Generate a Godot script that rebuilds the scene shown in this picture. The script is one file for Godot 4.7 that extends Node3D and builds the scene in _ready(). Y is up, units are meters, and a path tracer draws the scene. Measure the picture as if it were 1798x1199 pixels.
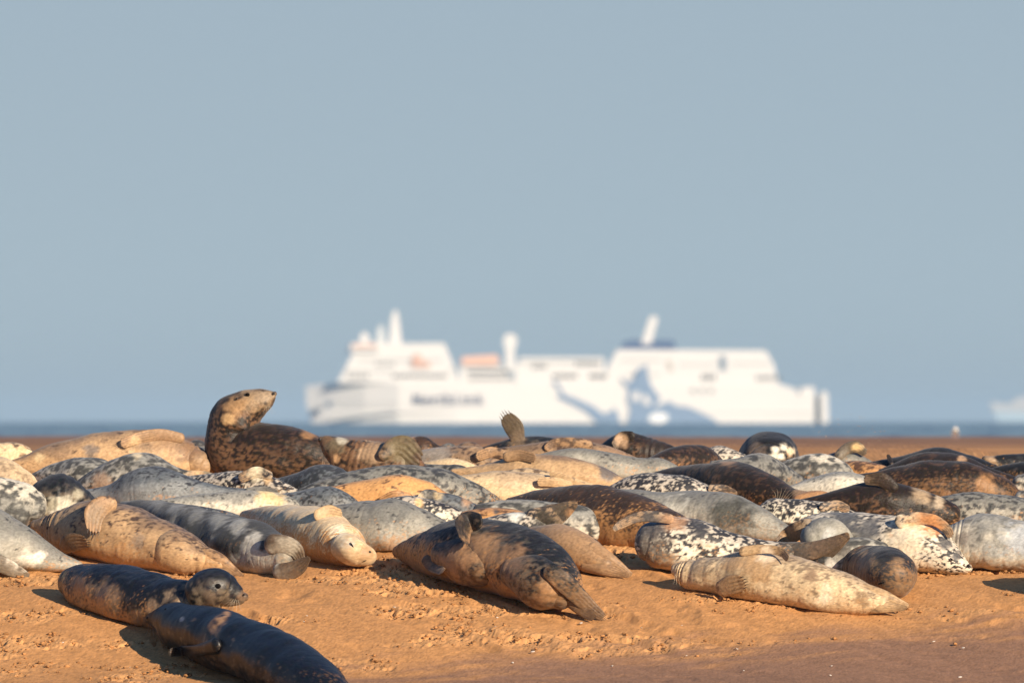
extends Node3D

# Grey seals hauled out on a sand bank, a ferry far out on the sea behind them.
# The camera stands at the origin, eye height y = 0, looking along -z with a very long lens.
const F := 20000.0      # focal length in photograph pixels (photograph 1798 x 1199)
const CX := 899.0
const HZ := 740.0       # row of the horizon
const SEA := -0.7       # level of the sea
const SHIP_D := 4396.0  # distance of the ferry

var noise := FastNoiseLite.new()
var smooth_noise := FastNoiseLite.new()
var prof := PackedFloat32Array()
var m_fur: StandardMaterial3D
var m_wet: StandardMaterial3D
var m_eye: StandardMaterial3D
var m_nose: StandardMaterial3D
var m_claw: StandardMaterial3D
var m_hair: StandardMaterial3D
var styles := {}
var claw_mesh: CylinderMesh
var seal_count := 0


func lin(r: float, g: float, b: float) -> Color:
	return Color(r, g, b).linear_to_srgb()


func plain(c: Color, rough := 0.7, spec := 0.4) -> StandardMaterial3D:
	var m := StandardMaterial3D.new()
	m.albedo_color = c
	m.roughness = rough
	m.metallic_specular = spec
	return m


func at(px: float, py: float, d: float) -> Vector3:
	return Vector3((px - CX) / F * d, (HZ - py) / F * d, -d)


# ---------------------------------------------------------------- ground
func make_profile() -> void:
	# distance, row of the photograph at which that stretch of the bank lies
	var ds := [0.0, 60.0, 90.0, 100.0, 103.0, 106.0, 110.0, 111.5, 113.5, 116.5, 120.5, 125.0, 132.0, 145.0, 190.0, 320.0, 332.0, 345.0, 400.0]
	var hs := [-3.2, -3.0, -2.85, -2.73, -2.6, 1199.0, 1010.0, 960.0, 915.0, 872.0, 838.0, 815.0, 797.0, 785.0, 775.0, 768.0, -0.7, -1.4, -2.5]
	var raw := PackedFloat32Array()
	for k in 1601:
		var d := k * 0.25
		var j := 0
		while j < ds.size() - 2 and d > ds[j + 1]:
			j += 1
		var a: float = hs[j] if hs[j] < 0.0 else (HZ - hs[j]) / F * ds[j]
		var b: float = hs[j + 1] if hs[j + 1] < 0.0 else (HZ - hs[j + 1]) / F * ds[j + 1]
		raw.append(lerpf(a, b, clampf((d - ds[j]) / (ds[j + 1] - ds[j]), 0.0, 1.0)))
	for k in raw.size():
		var sum := 0.0
		var n := 0
		for j in range(maxi(0, k - 3), mini(raw.size(), k + 4)):
			sum += raw[j]
			n += 1
		prof.append(sum / n)


func bank(x: float, d: float) -> float:
	var k := clampf(d * 4.0, 0.0, prof.size() - 2.0)
	var i := int(k)
	var h := lerpf(prof[i], prof[i + 1], k - i)
	return h + smooth_noise.get_noise_2d(x * 0.25 + 7.0, d * 0.25) * 0.05


func depth_of(py: float, px := 899.0) -> float:
	var lo := 100.0
	var hi := 320.0
	for k in 26:
		var d := (lo + hi) / 2.0
		var row := HZ - bank((px - CX) / F * d, d) / d * F
		if row > py:
			lo = d
		else:
			hi = d
	return lo


func wetness(x: float, d: float, h: float) -> float:
	var streak := noise.get_noise_2d(x * 0.55 + d * 0.35, d * 2.4 - x * 1.1 + 40.0)
	var low := -h - 2.16 + 0.075 * x + streak * 0.22
	return smoothstep(-0.08, 0.3, low)


func make_ground() -> void:
	var xs := PackedFloat32Array()
	var side := [5.6, 6.2, 7.2, 9.0, 12.0, 17.0, 25.0, 40.0, 70.0, 130.0, 250.0, 500.0, 1000.0, 2500.0]
	for k in side.size():
		xs.append(-side[side.size() - 1 - k])
	var x := -5.57
	while x < 5.58:
		xs.append(x)
		x += 0.0135
	for k in side.size():
		xs.append(side[k])
	var dd := PackedFloat32Array([-400.0, -100.0, 0.0, 30.0, 60.0, 80.0, 90.0, 96.0, 100.0, 102.0, 103.5, 104.5, 105.0])
	var d := 105.2
	while d < 400.0:
		dd.append(d)
		if d < 110.6:
			d += 0.03
		elif d < 112.5:
			d += 0.04
		elif d < 126.0:
			d += 0.15
		elif d < 160.0:
			d += 0.8
		else:
			d += 6.0
	var trails := [105.9, 107.1, 107.6, 108.6, 109.5, 110.2, 111.1, 111.6, 112.5, 113.4]
	var nx := xs.size()
	var nd := dd.size()
	var v := PackedVector3Array()
	var c := PackedColorArray()
	v.resize(nx * nd)
	c.resize(nx * nd)
	var p := 0
	for j in nd:
		d = dd[j]
		var near := clampf(1.0 - (d - 112.0) / 40.0, 0.15, 1.0)
		for i in nx:
			x = xs[i]
			var h := bank(x, d)
			var wet := wetness(x, d, h)
			# trampled ground and drag marks that run down the bank to the right
			var run := x * 0.62 - d * 0.78
			var across := x * 0.78 + d * 0.62
			var churn := smoothstep(0.02, 0.36, noise.get_noise_2d(x * 0.45 + 90.0, d * 0.8)) * (1.0 - wet * 0.9)
			var drag := noise.get_noise_2d(run * 0.5, across * 3.0 + 20.0)
			var fine := noise.get_noise_2d(x * 6.0, d * 6.0)
			var grit := noise.get_noise_2d(x * 21.0, d * 21.0 + 9.0)
			var pit := noise.get_noise_2d(x * 3.2 + 33.0, d * 3.2)
			var lump := drag * 0.022 + fine * (0.005 + 0.008 * churn) + grit * (0.003 + 0.010 * churn) + noise.get_noise_2d(x * 34.0, d * 30.0) * (0.002 + 0.008 * churn) - smoothstep(0.2, 0.42, pit) * 0.035 * churn
			var trail := 0.0
			if d < 113.0 and absf(x) < 6.0:
				var q := d + x + noise.get_noise_2d(x * 0.7, d * 0.7 + 200.0) * 0.5
				for line in trails:
					var z: float = (q - line) / 0.13
					if absf(z) < 3.0:
						trail += (exp(-(z - 1.5) * (z - 1.5) * 2.0) * 0.45 - exp(-z * z)) * 0.03
				trail *= smoothstep(-0.3, 0.25, noise.get_noise_2d(x * 0.5 + 5.0, d * 0.5))
			lump += trail
			v[p] = Vector3(x, h + lump * near * (1.0 - 0.6 * wet), -d)
			var tone := 1.0 + fine * 0.17 + grit * 0.34 + drag * 0.1
			var dry := Vector3(0.46, 0.228, 0.088).lerp(Vector3(0.50, 0.26, 0.106), clampf(churn, 0.0, 1.0))
			var soak := Vector3(0.245, 0.135, 0.082)
			if d > 128.0:
				dry = dry.lerp(Vector3(0.25, 0.135, 0.078), clampf((d - 128.0) / 30.0, 0.0, 1.0))
			var col := dry.lerp(soak, wet) * tone
			c[p] = Color(col.x, col.y, col.z)
			p += 1
	var idx := PackedInt32Array()
	idx.resize((nx - 1) * (nd - 1) * 6)
	p = 0
	for j in nd - 1:
		for i in nx - 1:
			var a := j * nx + i
			idx[p] = a
			idx[p + 1] = a + nx
			idx[p + 2] = a + nx + 1
			idx[p + 3] = a
			idx[p + 4] = a + nx + 1
			idx[p + 5] = a + 1
			p += 6
	var m := plain(Color.WHITE, 0.85, 0.3)
	m.vertex_color_use_as_albedo = true
	m.normal_enabled = true
	m.normal_texture = grain_texture(11, 0.022)
	m.normal_scale = 1.0
	m.uv1_triplanar = true
	m.uv1_scale = Vector3(2.3, 2.3, 2.3)
	var o := MeshInstance3D.new()
	o.name = "sand_bank"
	o.mesh = finish(v, c, idx)
	o.material_override = m
	o.set_meta("label", "orange brown sand bank sloping down to wet sand at the water side")
	o.set_meta("kind", "structure")
	add_child(o, true)
	make_clods()


func make_clods() -> void:
	var r := RandomNumberGenerator.new()
	r.seed = 4
	var ball := SphereMesh.new()
	ball.radius = 1.0
	ball.height = 2.0
	ball.radial_segments = 7
	ball.rings = 4
	var arr := ball.get_mesh_arrays()
	var vs: PackedVector3Array = arr[Mesh.ARRAY_VERTEX]
	for k in vs.size():
		vs[k] = vs[k] * (1.0 + 0.7 * noise.get_noise_3dv(vs[k] * 1.3))
	var st := SurfaceTool.new()
	arr[Mesh.ARRAY_VERTEX] = vs
	st.create_from_arrays(arr)
	st.generate_normals()
	var mm := MultiMesh.new()
	mm.transform_format = MultiMesh.TRANSFORM_3D
	mm.use_colors = true
	mm.mesh = st.commit()
	var spots := []
	var tries := 0
	while spots.size() < 4500 and tries < 120000:
		tries += 1
		var x := r.randf_range(-5.5, 5.5)
		var d := r.randf_range(105.6, 111.0)
		var churn := noise.get_noise_2d(x * 0.45 + 90.0, d * 0.8)
		var clump := noise.get_noise_2d(x * 2.2, d * 2.2 + 60.0)
		var h := bank(x, d)
		if churn < 0.02 or clump < -0.12 or wetness(x, d, h) > r.randf() * 0.8:
			continue
		spots.append(Vector3(x, h + 0.006, -d))
	mm.instance_count = spots.size()
	for k in spots.size():
		var s: float = 0.003 + 0.013 * pow(r.randf(), 3.5)
		var b := Basis.from_euler(Vector3(r.randf() * 6.0, r.randf() * 6.0, 0.0)).scaled(Vector3(s * r.randf_range(1.0, 1.7), s, s * r.randf_range(1.0, 1.7)))
		mm.set_instance_transform(k, Transform3D(b, spots[k]))
		var t := r.randf_range(0.5, 1.0)
		mm.set_instance_color(k, Color(0.42 * t, 0.205 * t, 0.08 * t))
	var o := MultiMeshInstance3D.new()
	o.name = "sand_clods"
	o.multimesh = mm
	var m := plain(Color.WHITE, 0.9, 0.3)
	m.vertex_color_use_as_albedo = true
	o.material_override = m
	o.set_meta("label", "small crumbs and clods of sand lying on trampled sand")
	o.set_meta("category", "sand")
	o.set_meta("kind", "stuff")
	add_child(o, true)


func grain_texture(seed_: int, freq: float) -> NoiseTexture2D:
	var n := FastNoiseLite.new()
	n.seed = seed_
	n.frequency = freq
	n.fractal_octaves = 4
	var t := NoiseTexture2D.new()
	t.width = 512
	t.height = 512
	t.seamless = true
	t.as_normal_map = true
	t.bump_strength = 5.0
	t.noise = n
	return t


func finish(v: PackedVector3Array, c: PackedColorArray, idx: PackedInt32Array) -> ArrayMesh:
	var arr := []
	arr.resize(Mesh.ARRAY_MAX)
	arr[Mesh.ARRAY_VERTEX] = v
	if c.size():
		arr[Mesh.ARRAY_COLOR] = c
	arr[Mesh.ARRAY_INDEX] = idx
	# smooth normals, weighted by area
	var n := PackedVector3Array()
	n.resize(v.size())
	for k in range(0, idx.size(), 3):
		var a := idx[k]
		var b := idx[k + 1]
		var e := idx[k + 2]
		var f := (v[e] - v[a]).cross(v[b] - v[a])
		n[a] += f
		n[b] += f
		n[e] += f
	for k in n.size():
		n[k] = n[k].normalized()
	arr[Mesh.ARRAY_NORMAL] = n
	var mesh := ArrayMesh.new()
	mesh.add_surface_from_arrays(Mesh.PRIMITIVE_TRIANGLES, arr)
	return mesh


# ---------------------------------------------------------------- seals
func style(called: String, base: Vector3, back: Vector3, spot: Vector3, freq: float, at_: float, soft: float, flip: Vector3) -> void:
	styles[called] = {"base": base, "back": back, "spot": spot, "freq": freq, "at": at_, "soft": soft, "flip": flip}


func make_styles() -> void:
	var dark_flip := Vector3(0.12, 0.08, 0.05)
	style("tan", Vector3(0.40, 0.262, 0.142), Vector3(0.19, 0.125, 0.08), Vector3(0.065, 0.042, 0.032), 7.0, 0.2, 0.07, Vector3(0.27, 0.165, 0.09))
	style("pale", Vector3(0.56, 0.425, 0.26), Vector3(0.36, 0.265, 0.17), Vector3(0.11, 0.075, 0.05), 7.0, 0.26, 0.08, Vector3(0.36, 0.24, 0.13))
	style("orange", Vector3(0.50, 0.268, 0.105), Vector3(0.32, 0.175, 0.085), Vector3(0.085, 0.045, 0.028), 7.0, 0.24, 0.05, Vector3(0.32, 0.17, 0.075))
	style("white", Vector3(0.66, 0.60, 0.48), Vector3(0.42, 0.375, 0.315), Vector3(0.026, 0.026, 0.03), 10.0, 0.1, 0.04, Vector3(0.26, 0.17, 0.1))
	style("cloud", Vector3(0.52, 0.48, 0.395), Vector3(0.22, 0.215, 0.195), Vector3(0.055, 0.055, 0.052), 5.5, 0.06, 0.12, Vector3(0.3, 0.25, 0.18))
	style("grey", Vector3(0.29, 0.275, 0.235), Vector3(0.155, 0.153, 0.14), Vector3(0.04, 0.041, 0.042), 8.0, 0.2, 0.09, Vector3(0.11, 0.085, 0.06))
	style("blue", Vector3(0.19, 0.20, 0.205), Vector3(0.09, 0.102, 0.115), Vector3(0.03, 0.033, 0.039), 10.0, 0.2, 0.06, Vector3(0.15, 0.14, 0.125))
	style("pied", Vector3(0.44, 0.41, 0.34), Vector3(0.04, 0.04, 0.039), Vector3(0.05, 0.05, 0.048), 5.0, 0.5, 0.1, Vector3(0.10, 0.065, 0.04))
	style("brown", Vector3(0.135, 0.072, 0.037), Vector3(0.05, 0.027, 0.016), Vector3(0.014, 0.009, 0.007), 7.0, -0.12, 0.09, dark_flip)
	style("black", Vector3(0.13, 0.098, 0.068), Vector3(0.021, 0.022, 0.0245), Vector3(0.008, 0.0085, 0.011), 6.5, 0.0, 0.09, Vector3(0.075, 0.052, 0.036))


func spline(a: Vector3, b: Vector3, c: Vector3, d: Vector3, t: float) -> Vector3:
	return b.cubic_interpolate(c, a, d, t)


func spline1(a: float, b: float, c: float, d: float, t: float) -> float:
	return cubic_interpolate(b, c, a, d, t)


# Adds one continuous tube of changing section to S. o: w depth over height, digits, ground, folds, sand, back ...
func loft(S: Dictionary, pts: PackedVector3Array, rad: PackedFloat32Array, o: Dictionary) -> void:
	var st: Dictionary = S.style
	var k := pts.size()
	var px: float = 0.57 * F / absf(pts[0].z)
	var length := 0.0
	var rmax := 0.0
	for j in k:
		rmax = maxf(rmax, rad[j])
		if j:
			length += pts[j].distance_to(pts[j - 1])
	var digits: bool = o.get("digits", false)
	var w: float = o.get("w", 1.08)
	var hind: bool = o.get("hind", false)
	var n := clampi(int(length * px / 1.15), 12, 240)
	var m := clampi(int(TAU * rmax * px / 1.45), 20, 120)
	if digits:
		m = clampi(int(4.0 * rmax * px / 0.8), 40, 64)
	var C := PackedVector3Array()
	var R := PackedFloat32Array()
	for j in n:
		var u := float(j) / (n - 1) * (k - 1)
		var i := mini(int(u), k - 2)
		var t := u - i
		C.append(spline(pts[maxi(i - 1, 0)], pts[i], pts[i + 1], pts[mini(i + 2, k - 1)], t))
		R.append(maxf(0.002, spline1(rad[maxi(i - 1, 0)], rad[i], rad[i + 1], rad[mini(i + 2, k - 1)], t)))
	# rounded ends
	var capk: float = o.get("cap", 0.85)
	var caps := clampi(int(rad[0] * px * 0.8), 3, 22)
	var t0 := (C[0] - C[1]).normalized()
	var c0 := C[0]
	var r0 := R[0]
	var PC := PackedVector3Array()
	var PR := PackedFloat32Array()
	var PE := PackedFloat32Array()   # how far past the end, for digit tips
	var PU := PackedFloat32Array()
	for j in caps:
		var a := PI / 2.0 * (1.0 - float(j) / caps)
		PC.append(c0 + t0 * r0 * sin(a) * capk)
		PR.append(maxf(r0 * cos(a), 0.0004))
		PE.append(0.0)
		PU.append(0.0)
	for j in n:
		PC.append(C[j])
		PR.append(R[j])
		PE.append(0.0)
		PU.append(float(j) / (n - 1))
	var t1 := (C[n - 1] - C[n - 2]).normalized()
	caps = 6 if digits else clampi(int(rad[k - 1] * px * 0.8), 3, 22)
	for j in caps:
		var a := PI / 2.0 * float(j + 1) / caps
		if digits:
			PC.append(C[n - 1])
			PR.append(R[n - 1] * (1.0 - 0.25 * (1.0 - cos(a))))
			PE.append(sin(a))
		else:
			PC.append(C[n - 1] + t1 * R[n - 1] * sin(a) * capk)
			PR.append(maxf(R[n - 1] * cos(a), 0.0004))
			PE.append(0.0)
		PU.append(1.0)
	var N := PC.size()
	# frames carried along the spine
	var T := (PC[1] - PC[0]).normalized()
	var U := Vector3(0, 0, 1).cross(T)
	if U.length() < 0.35:
		U = Vector3(0, 1, 0) - T * T.y
	U = U.normalized()
	var twist: float = o.get("twist", 0.0)
	if twist != 0.0:
		U = U.rotated(T, twist)
	var first: int = S.v.size()
	var V: PackedVector3Array = S.v
	var COL: PackedColorArray = S.c
	var IDX: PackedInt32Array = S.i
	var grounded: bool = o.get("ground", false)
	var free_to: float = o.get("free", -1.0)
	var free_from: float = o.get("free_from", 2.0)
	var folds: Array = o.get("folds", [])
	var off: Vector3 = S.off
	var back: Vector3 = S.back
	var base: Vector3 = st.base
	var backc: Vector3 = st.back
	var spotc: Vector3 = st.spot
	var flip: Vector3 = st.flip
	var freq: float = 2.3 * st.freq * S.get("freq", 1.0)
	var thr: float = st.at + S.get("at", 0.0)
	var soft: float = st.soft * 2.1
	var contrast: float = S.get("contrast", 1.0)
	var sand: float = S.get("sand", 0.0)
	var sand_to: float = S.get("sand_to", 0.2)
	var dirt := Vector3(0.42, 0.215, 0.083)
	var sb: float = S.get("sb", 0.16)
	var flipper: bool = o.get("flipper", false)
	var marks: Array = S.get("marks", [])
	var zw: float = S.get("zw", 0.3)
	var crease: float = S.get("crease", 0.35)
	var sag := 1.0 if grounded else 0.0
	var s := 0.0
	var cs := PackedFloat32Array()
	var sn := PackedFloat32Array()
	for q in m:
		cs.append(cos(TAU * q / m))
		sn.append(sin(TAU * q / m))
	for j in N:
		if j:
			s += PC[j].distance_to(PC[j - 1])
		if j and j < N - 1:
			var T2 := PC[j + 1] - PC[j - 1]
			if T2.length() > 1e-5:
				T2 = T2.normalized()
				U = (U - T2 * T2.dot(U)).normalized()
				T = T2
		var W := T.cross(U)
		var c := PC[j]
		var r := PR[j]
		var u := PU[j]
		for f in folds:   # rings of creased skin: from, to, how many, how deep
			if u > f[0] and u < f[1]:
				var z: float = (u - f[0]) / (f[1] - f[0])
				r *= 1.0 + f[3] * (0.45 + 1.3 * absf(smooth_noise.get_noise_2d(z * 5.0, off.x))) * (absf(sin(PI * f[2] * z + 2.2 * smooth_noise.get_noise_2d(z * 2.6, off.y))) - 1.0) * sin(PI * z)
		var gy := -99.0
		var stretch := 1.0
		if grounded:
			gy = bank(c.x, -c.z)
			if u > free_to and u < free_from:
				var gap := c.y - r - gy
				if gap > 0.0:
					stretch = 1.0 + (minf(1.0 + gap / maxf(r, 0.03), 2.6) - 1.0) * smoothstep(0.0, 0.22, u) * smoothstep(1.0, 0.8, u)
		for q in m:
			var ca := cs[q]
			var sa := sn[q]
			var p: Vector3
			var dig := 0.0
			if digits:
				dig = absf(sin(PI * (ca + 1.0) * 2.5))
				var th := (0.85 - 0.68 * u) if hind else w * (1.2 - 0.75 * u) * (1.0 - 0.5 * u * u * (1.0 - dig))
				var e := PE[j]
				var tip := r * e * (0.3 + 0.55 * (1.0 - ca * ca) + 0.4 * dig)
				th *= sqrt(maxf(0.0, 1.0 - e * e))
				p = c + U * (ca * r) + W * (sa * r * th) + T * tip
			else:
				var lump := 1.0
				if not flipper:
					lump = 1.0 + 0.06 * smooth_noise.get_noise_3d(s * 2.4 + off.x, ca * r * 3.0 + off.y, sa * r * 3.0) + 0.009 * smooth_noise.get_noise_3d(s * 11.0 + off.x, ca * r * 5.0 + off.y, sa * r * 5.0)
					var cr := 1.0 - absf(smooth_noise.get_noise_3d(s * 7.0 + off.y, ca * r * 1.6 + off.x, sa * r * 1.6))
					cr *= cr
					cr *= cr
					lump -= 0.05 * cr * cr * cr * cr * crease
				var v := U * (ca * r * lump) + W * (sa * r * w * lump)
				if v.y < 0.0:
					v.z *= 1.0 + 0.16 * sag * smoothstep(0.0, 0.8, -v.y / r)
					v.y *= lerpf(1.0, stretch, smoothstep(0.0, 0.5, -v.y / r))
				p = c + v
			if p.y < gy - 0.02 and grounded:
				p.y = gy - 0.02
			# coat
			var nd := (U * ca + W * sa).dot(back)
			var Q: Vector3 = (p - S.origin) * Vector3(0.6, 1.0, 1.0) + off
			var low := noise.get_noise_3dv(Q * 2.6)
			var b := smoothstep(-0.25, 0.75, nd + low * 0.95)
			var col := base.lerp(backc, b)
			var sp := noise.get_noise_3dv(Q * freq + Vector3(5, 9, 3)) + 0.5 * noise.get_noise_3dv(Q * freq * 0.37) + sb * nd
			sp = smoothstep(thr - soft, thr + soft, sp)
			if flipper:
				col = col.lerp(flip, clampf(0.7 + 0.5 * u, 0.0, 1.0))
				col *= lerpf(1.0, 0.5 + 0.6 * dig, smoothstep(0.2, 0.7, u)) if digits else 1.0
				sp *= 1.0 - 0.4 * u
			col = col.lerp(spotc, sp * contrast)
			for k2 in marks:   # a patch of another colour: place, size, colour
				var dm: float = ((p - k2[0]) * Vector3(1.0, 1.0, zw)).length() / k2[1] + noise.get_noise_3dv(Q * 9.0) * 0.7
				if dm < 1.2:
					col = col.lerp(k2[2], smoothstep(1.2, 0.4, dm) * 0.92)
			var hair := noise.get_noise_3dv(Q * 40.0)
			col *= 1.0 + 0.5 * hair
			if sand > 0.0:
				var hgt := p.y - bank(p.x, -p.z)
				var gr := noise.get_noise_3dv(Q * 34.0) + 0.55 * noise.get_noise_3dv(Q * 5.0)
				var sk := smoothstep(0.12, -0.12, (hgt - sand_to) * 1.6 - gr * 0.55) * sand * (0.3 if flipper or not grounded else 1.0)
				col = col.lerp(dirt * (0.85 + 0.5 * gr), clampf(sk, 0.0, 1.0))
			V.append(p - S.origin)
			COL.append(Color(clampf(col.x, 0.004, 0.85), clampf(col.y, 0.004, 0.85), clampf(col.z, 0.004, 0.85)))
	for j in N - 1:
		for q in m:
			var q2 := (q + 1) % m
			var a := first + j * m + q
			var b := first + j * m + q2
			IDX.append(a)
			IDX.append(b)
			IDX.append(a + m)
			IDX.append(b)
			IDX.append(b + m)
			IDX.append(a + m)
	S.v = V
	S.c = COL
	S.i = IDX
	if o.get("claws", false):
		var W := T.cross(U)
		for q in 5:
			var ca := -0.8 + 0.4 * q
			var tip := R[n - 1] * (0.7 + 0.55 * (1.0 - ca * ca))
			S.claws.append([C[n - 1] + U * (ca * R[n - 1] * 0.78) + T * tip + W * 0.004, T, R[n - 1] * 0.32])


# nearest point of the spine to a pixel: [distance from camera of the skin there]
func skin(S: Dictionary, x: float, y: float, k := 1.0, edge := 1.0) -> float:
	var best := 1e9
	var out := 110.0
	for L in S.lines:
		var pp: PackedVector3Array = L[0]
		var rr: PackedFloat32Array = L[1]
		for j in pp.size() - 1:
			for q in 9:
				var t := q / 8.0
				var p := pp[j].lerp(pp[j + 1], t)
				var r := lerpf(rr[j], rr[j + 1], t)
				var sc := F / -p.z
				var gx := CX + p.x * sc - x
				var gy := HZ - p.y * sc - y
				var off := sqrt(gx * gx + gy * gy) / sc
				var inside := minf(off, r * edge)
				var d: float = -p.z - sqrt(maxf(0.0, r * r - inside * inside)) * L[2] * k
				if off < r:         # of all that covers the pixel, what is nearest
					if best > 0.0 or d < out:
						out = d
					best = minf(best, 0.0)
				elif off - r < best:
					best = off - r
					out = d
	return out


# bases: rows of the photograph at which the ground meets the first and the last point of the spine
# line: x, y, radius in photograph pixels at the animal's own distance
func seal(label: String, look: String, b0: float, b1: float, line: Array, o := {}) -> MeshInstance3D:
	seal_count += 1
	var n := line.size() / 3
	var da := depth_of(b0, line[0])
	var db := depth_of(b1, line[n * 3 - 3])
	var dz: Array = o.get("dz", [])
	var pts := PackedVector3Array()
	var rad := PackedFloat32Array()
	for k in n:
		var d := lerpf(da, db, float(line[k * 3] - line[0]) / (line[n * 3 - 3] - line[0]) if absf(line[n * 3 - 3] - line[0]) > 60.0 and not o.has("dz") else float(k) / (n - 1))
		if k < dz.size():
			d += dz[k]
		pts.append(at(line[k * 3], line[k * 3 + 1], d))
		rad.append(line[k * 3 + 2] / F * d)
	var mid := pts[n / 2]
	var origin := Vector3(mid.x, bank(mid.x, -mid.z), mid.z)
	var S := {"style": styles[look], "v": PackedVector3Array(), "c": PackedColorArray(), "i": PackedInt32Array(), "origin": origin,
		"off": Vector3(seal_count * 3.7, seal_count * 1.9, o.get("seed", 0) * 2.3), "back": Vector3(o.get("back", Vector3(0, 0.9, -0.3))).normalized(),
		"lines": [[pts, rad, o.get("w", 1.08)]], "claws": []}
	for key in ["freq", "at", "contrast", "sand", "sand_to", "sb", "zw"]:
		if o.has(key):
			S[key] = o[key]
	if not S.has("sand"):
		S.sand = 0.55
		S.sand_to = -0.02
	S.marks = []
	for k in o.get("marks", []):
		var d := skin(S, k[0], k[1])
		S.marks.append([at(k[0], k[1], d), k[2] / F * d, k[3]])
	loft(S, pts, rad, {"w": o.get("w", 1.08), "ground": true, "free": o.get("free", -1.0), "free_from": o.get("free_from", 2.0), "folds": o.get("folds", []), "cap": o.get("cap", 0.85)})
	# more of the same body: a head or a muzzle carried off the line; k0, k1: how far in front of it (in radii)
	for e in o.get("more", []):
		var q := PackedVector3Array()
		var r := PackedFloat32Array()
		for k in range(2, e.size(), 3):
			var f: float = float(k - 2) / maxf(1.0, e.size() - 5)
			var d := skin(S, e[k], e[k + 1], lerpf(e[0], e[1], f))
			q.append(at(e[k], e[k + 1], d))
			r.append(e[k + 2] / F * d)
		loft(S, q, r, {"w": 1.0})
		S.lines.append([q, r, 1.0])
	# flippers: depth at root and tip, then x, y, half width
	for e in o.get("flippers", []):
		var q := PackedVector3Array()
		var r := PackedFloat32Array()
		for k in range(2, e.size(), 3):
			var f: float = float(k - 2) / (e.size() - 5)
			var d: float
			if e[1] > 5.0:     # e[1] - 10: metres in front of the root
				d = skin(S, e[2], e[3], e[0]) - (e[1] - 10.0) * f
			else:
				d = skin(S, e[k], e[k + 1], 0.0) - e[0] * f if e[1] == 0 else skin(S, e[k], e[k + 1], 1.0, 0.8) - maxf(0.03, (lerpf(e[0], e[1], f) - 0.75) * 0.2 + 0.03)
			d = minf(d, depth_of(e[k + 1] + e[k + 2] * 0.25, e[k]))
			q.append(at(e[k], e[k + 1], d))
			r.append(e[k + 2] / F * d)
		loft(S, q, r, {"w": o.get("fw", 0.3), "digits": true, "flipper": true, "hind": e[1] == 0, "claws": o.get("claws", false)})
	var body := MeshInstance3D.new()
	body.name = "grey_seal" if seal_count == 1 else "grey_seal_%03d" % (seal_count - 1)
	body.mesh = finish(S.v, S.c, S.i)
	body.material_override = m_wet if o.get("wet", false) else m_fur
	body.position = origin
	body.set_meta("label", label)
	body.set_meta("category", "seal")
	body.set_meta("group", "seals resting on the sand bank")
	add_child(body, true)
	for e in o.get("eyes", []):
		var ball := SphereMesh.new()
		ball.radius = 1.0
		ball.height = 2.0
		ball.radial_segments = 14
		ball.rings = 8
		piece(body, "eye", ball, m_eye, S, e)
	for e in o.get("nostrils", []):
		var ball := SphereMesh.new()
		ball.radius = 1.0
		ball.height = 2.0
		ball.radial_segments = 10
		ball.rings = 6
		piece(body, "nostril", ball, m_nose, S, e)
	for e in S.claws:
		var k := MeshInstance3D.new()
		k.name = "claw"
		k.mesh = claw_mesh
		k.material_override = m_claw
		var y: Vector3 = e[1]
		var x := y.cross(Vector3(0, 0, 1)).normalized()
		var s: float = e[2]
		k.transform = Transform3D(Basis(x * s * 0.45, y * s * 1.6, x.cross(y) * s * 0.45), e[0] - origin)
		body.add_child(k, true)
	var hairs: Array = o.get("whiskers", [])
	if hairs.size():
		var v := PackedVector3Array()
		var idx := PackedInt32Array()
		for e in hairs:     # root, sideways and up in pixels, how many, spread
			for q in int(e[4]):
				var f: float = q / maxf(1.0, e[4] - 1.0) - 0.5
				var d := skin(S, e[0], e[1]) + 0.012
				var a := at(e[0] + f * e[5], e[1] + f * e[5] * 0.4, d)
				var b := at(e[0] + f * e[5] * 1.8 + e[2] * 0.6, e[1] + e[3] * 0.65, d - 0.03)
				var z := at(e[0] + f * e[5] * 3.0 + e[2], e[1] + e[3] * (1.0 - 0.25 * absf(f)), d - 0.04)
				strand(v, idx, [a - origin, b - origin, z - origin], 0.0016)
		var wk := MeshInstance3D.new()
		wk.name = "whiskers"
		wk.mesh = finish(v, PackedColorArray(), idx)
		wk.material_override = m_hair
		wk.set_meta("kind", "stuff")
		body.add_child(wk, true)
	return body


func strand(v: PackedVector3Array, idx: PackedInt32Array, p: Array, r: float) -> void:
	var steps := 7
	var first := v.size()
	for j in steps:
		var t := j / float(steps - 1)
		var c: Vector3 = p[0].lerp(p[1], t).lerp(p[1].lerp(p[2], t), t)
		var g: float = r * (1.0 - 0.75 * t)
		for q in 3:
			v.append(c + Vector3(cos(TAU * q / 3.0), 0.3, sin(TAU * q / 3.0)) * g)
	for j in steps - 1:
		for q in 3:
			var a := first + j * 3 + q
			var b := first + j * 3 + (q + 1) % 3
			idx.append_array(PackedInt32Array([a, b, a + 3, b, b + 3, a + 3]))


func piece(body: MeshInstance3D, called: String, mesh: Mesh, mat: Material, S: Dictionary, e: Array) -> void:
	var d := skin(S, e[0], e[1])
	var k := MeshInstance3D.new()
	k.name = called
	k.mesh = mesh
	k.material_override = mat
	var s: float = e[2] / F * d
	var turn: float = e[4] if e.size() > 4 else 0.0
	var flat: float = e[3] if e.size() > 3 else 1.0
	k.transform = Transform3D(Basis.from_euler(Vector3(0, 0, turn)).scaled_local(Vector3(s, s * flat, s * 0.6)), at(e[0], e[1], d - s * 0.2) - S.origin)
	body.add_child(k, true)


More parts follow.
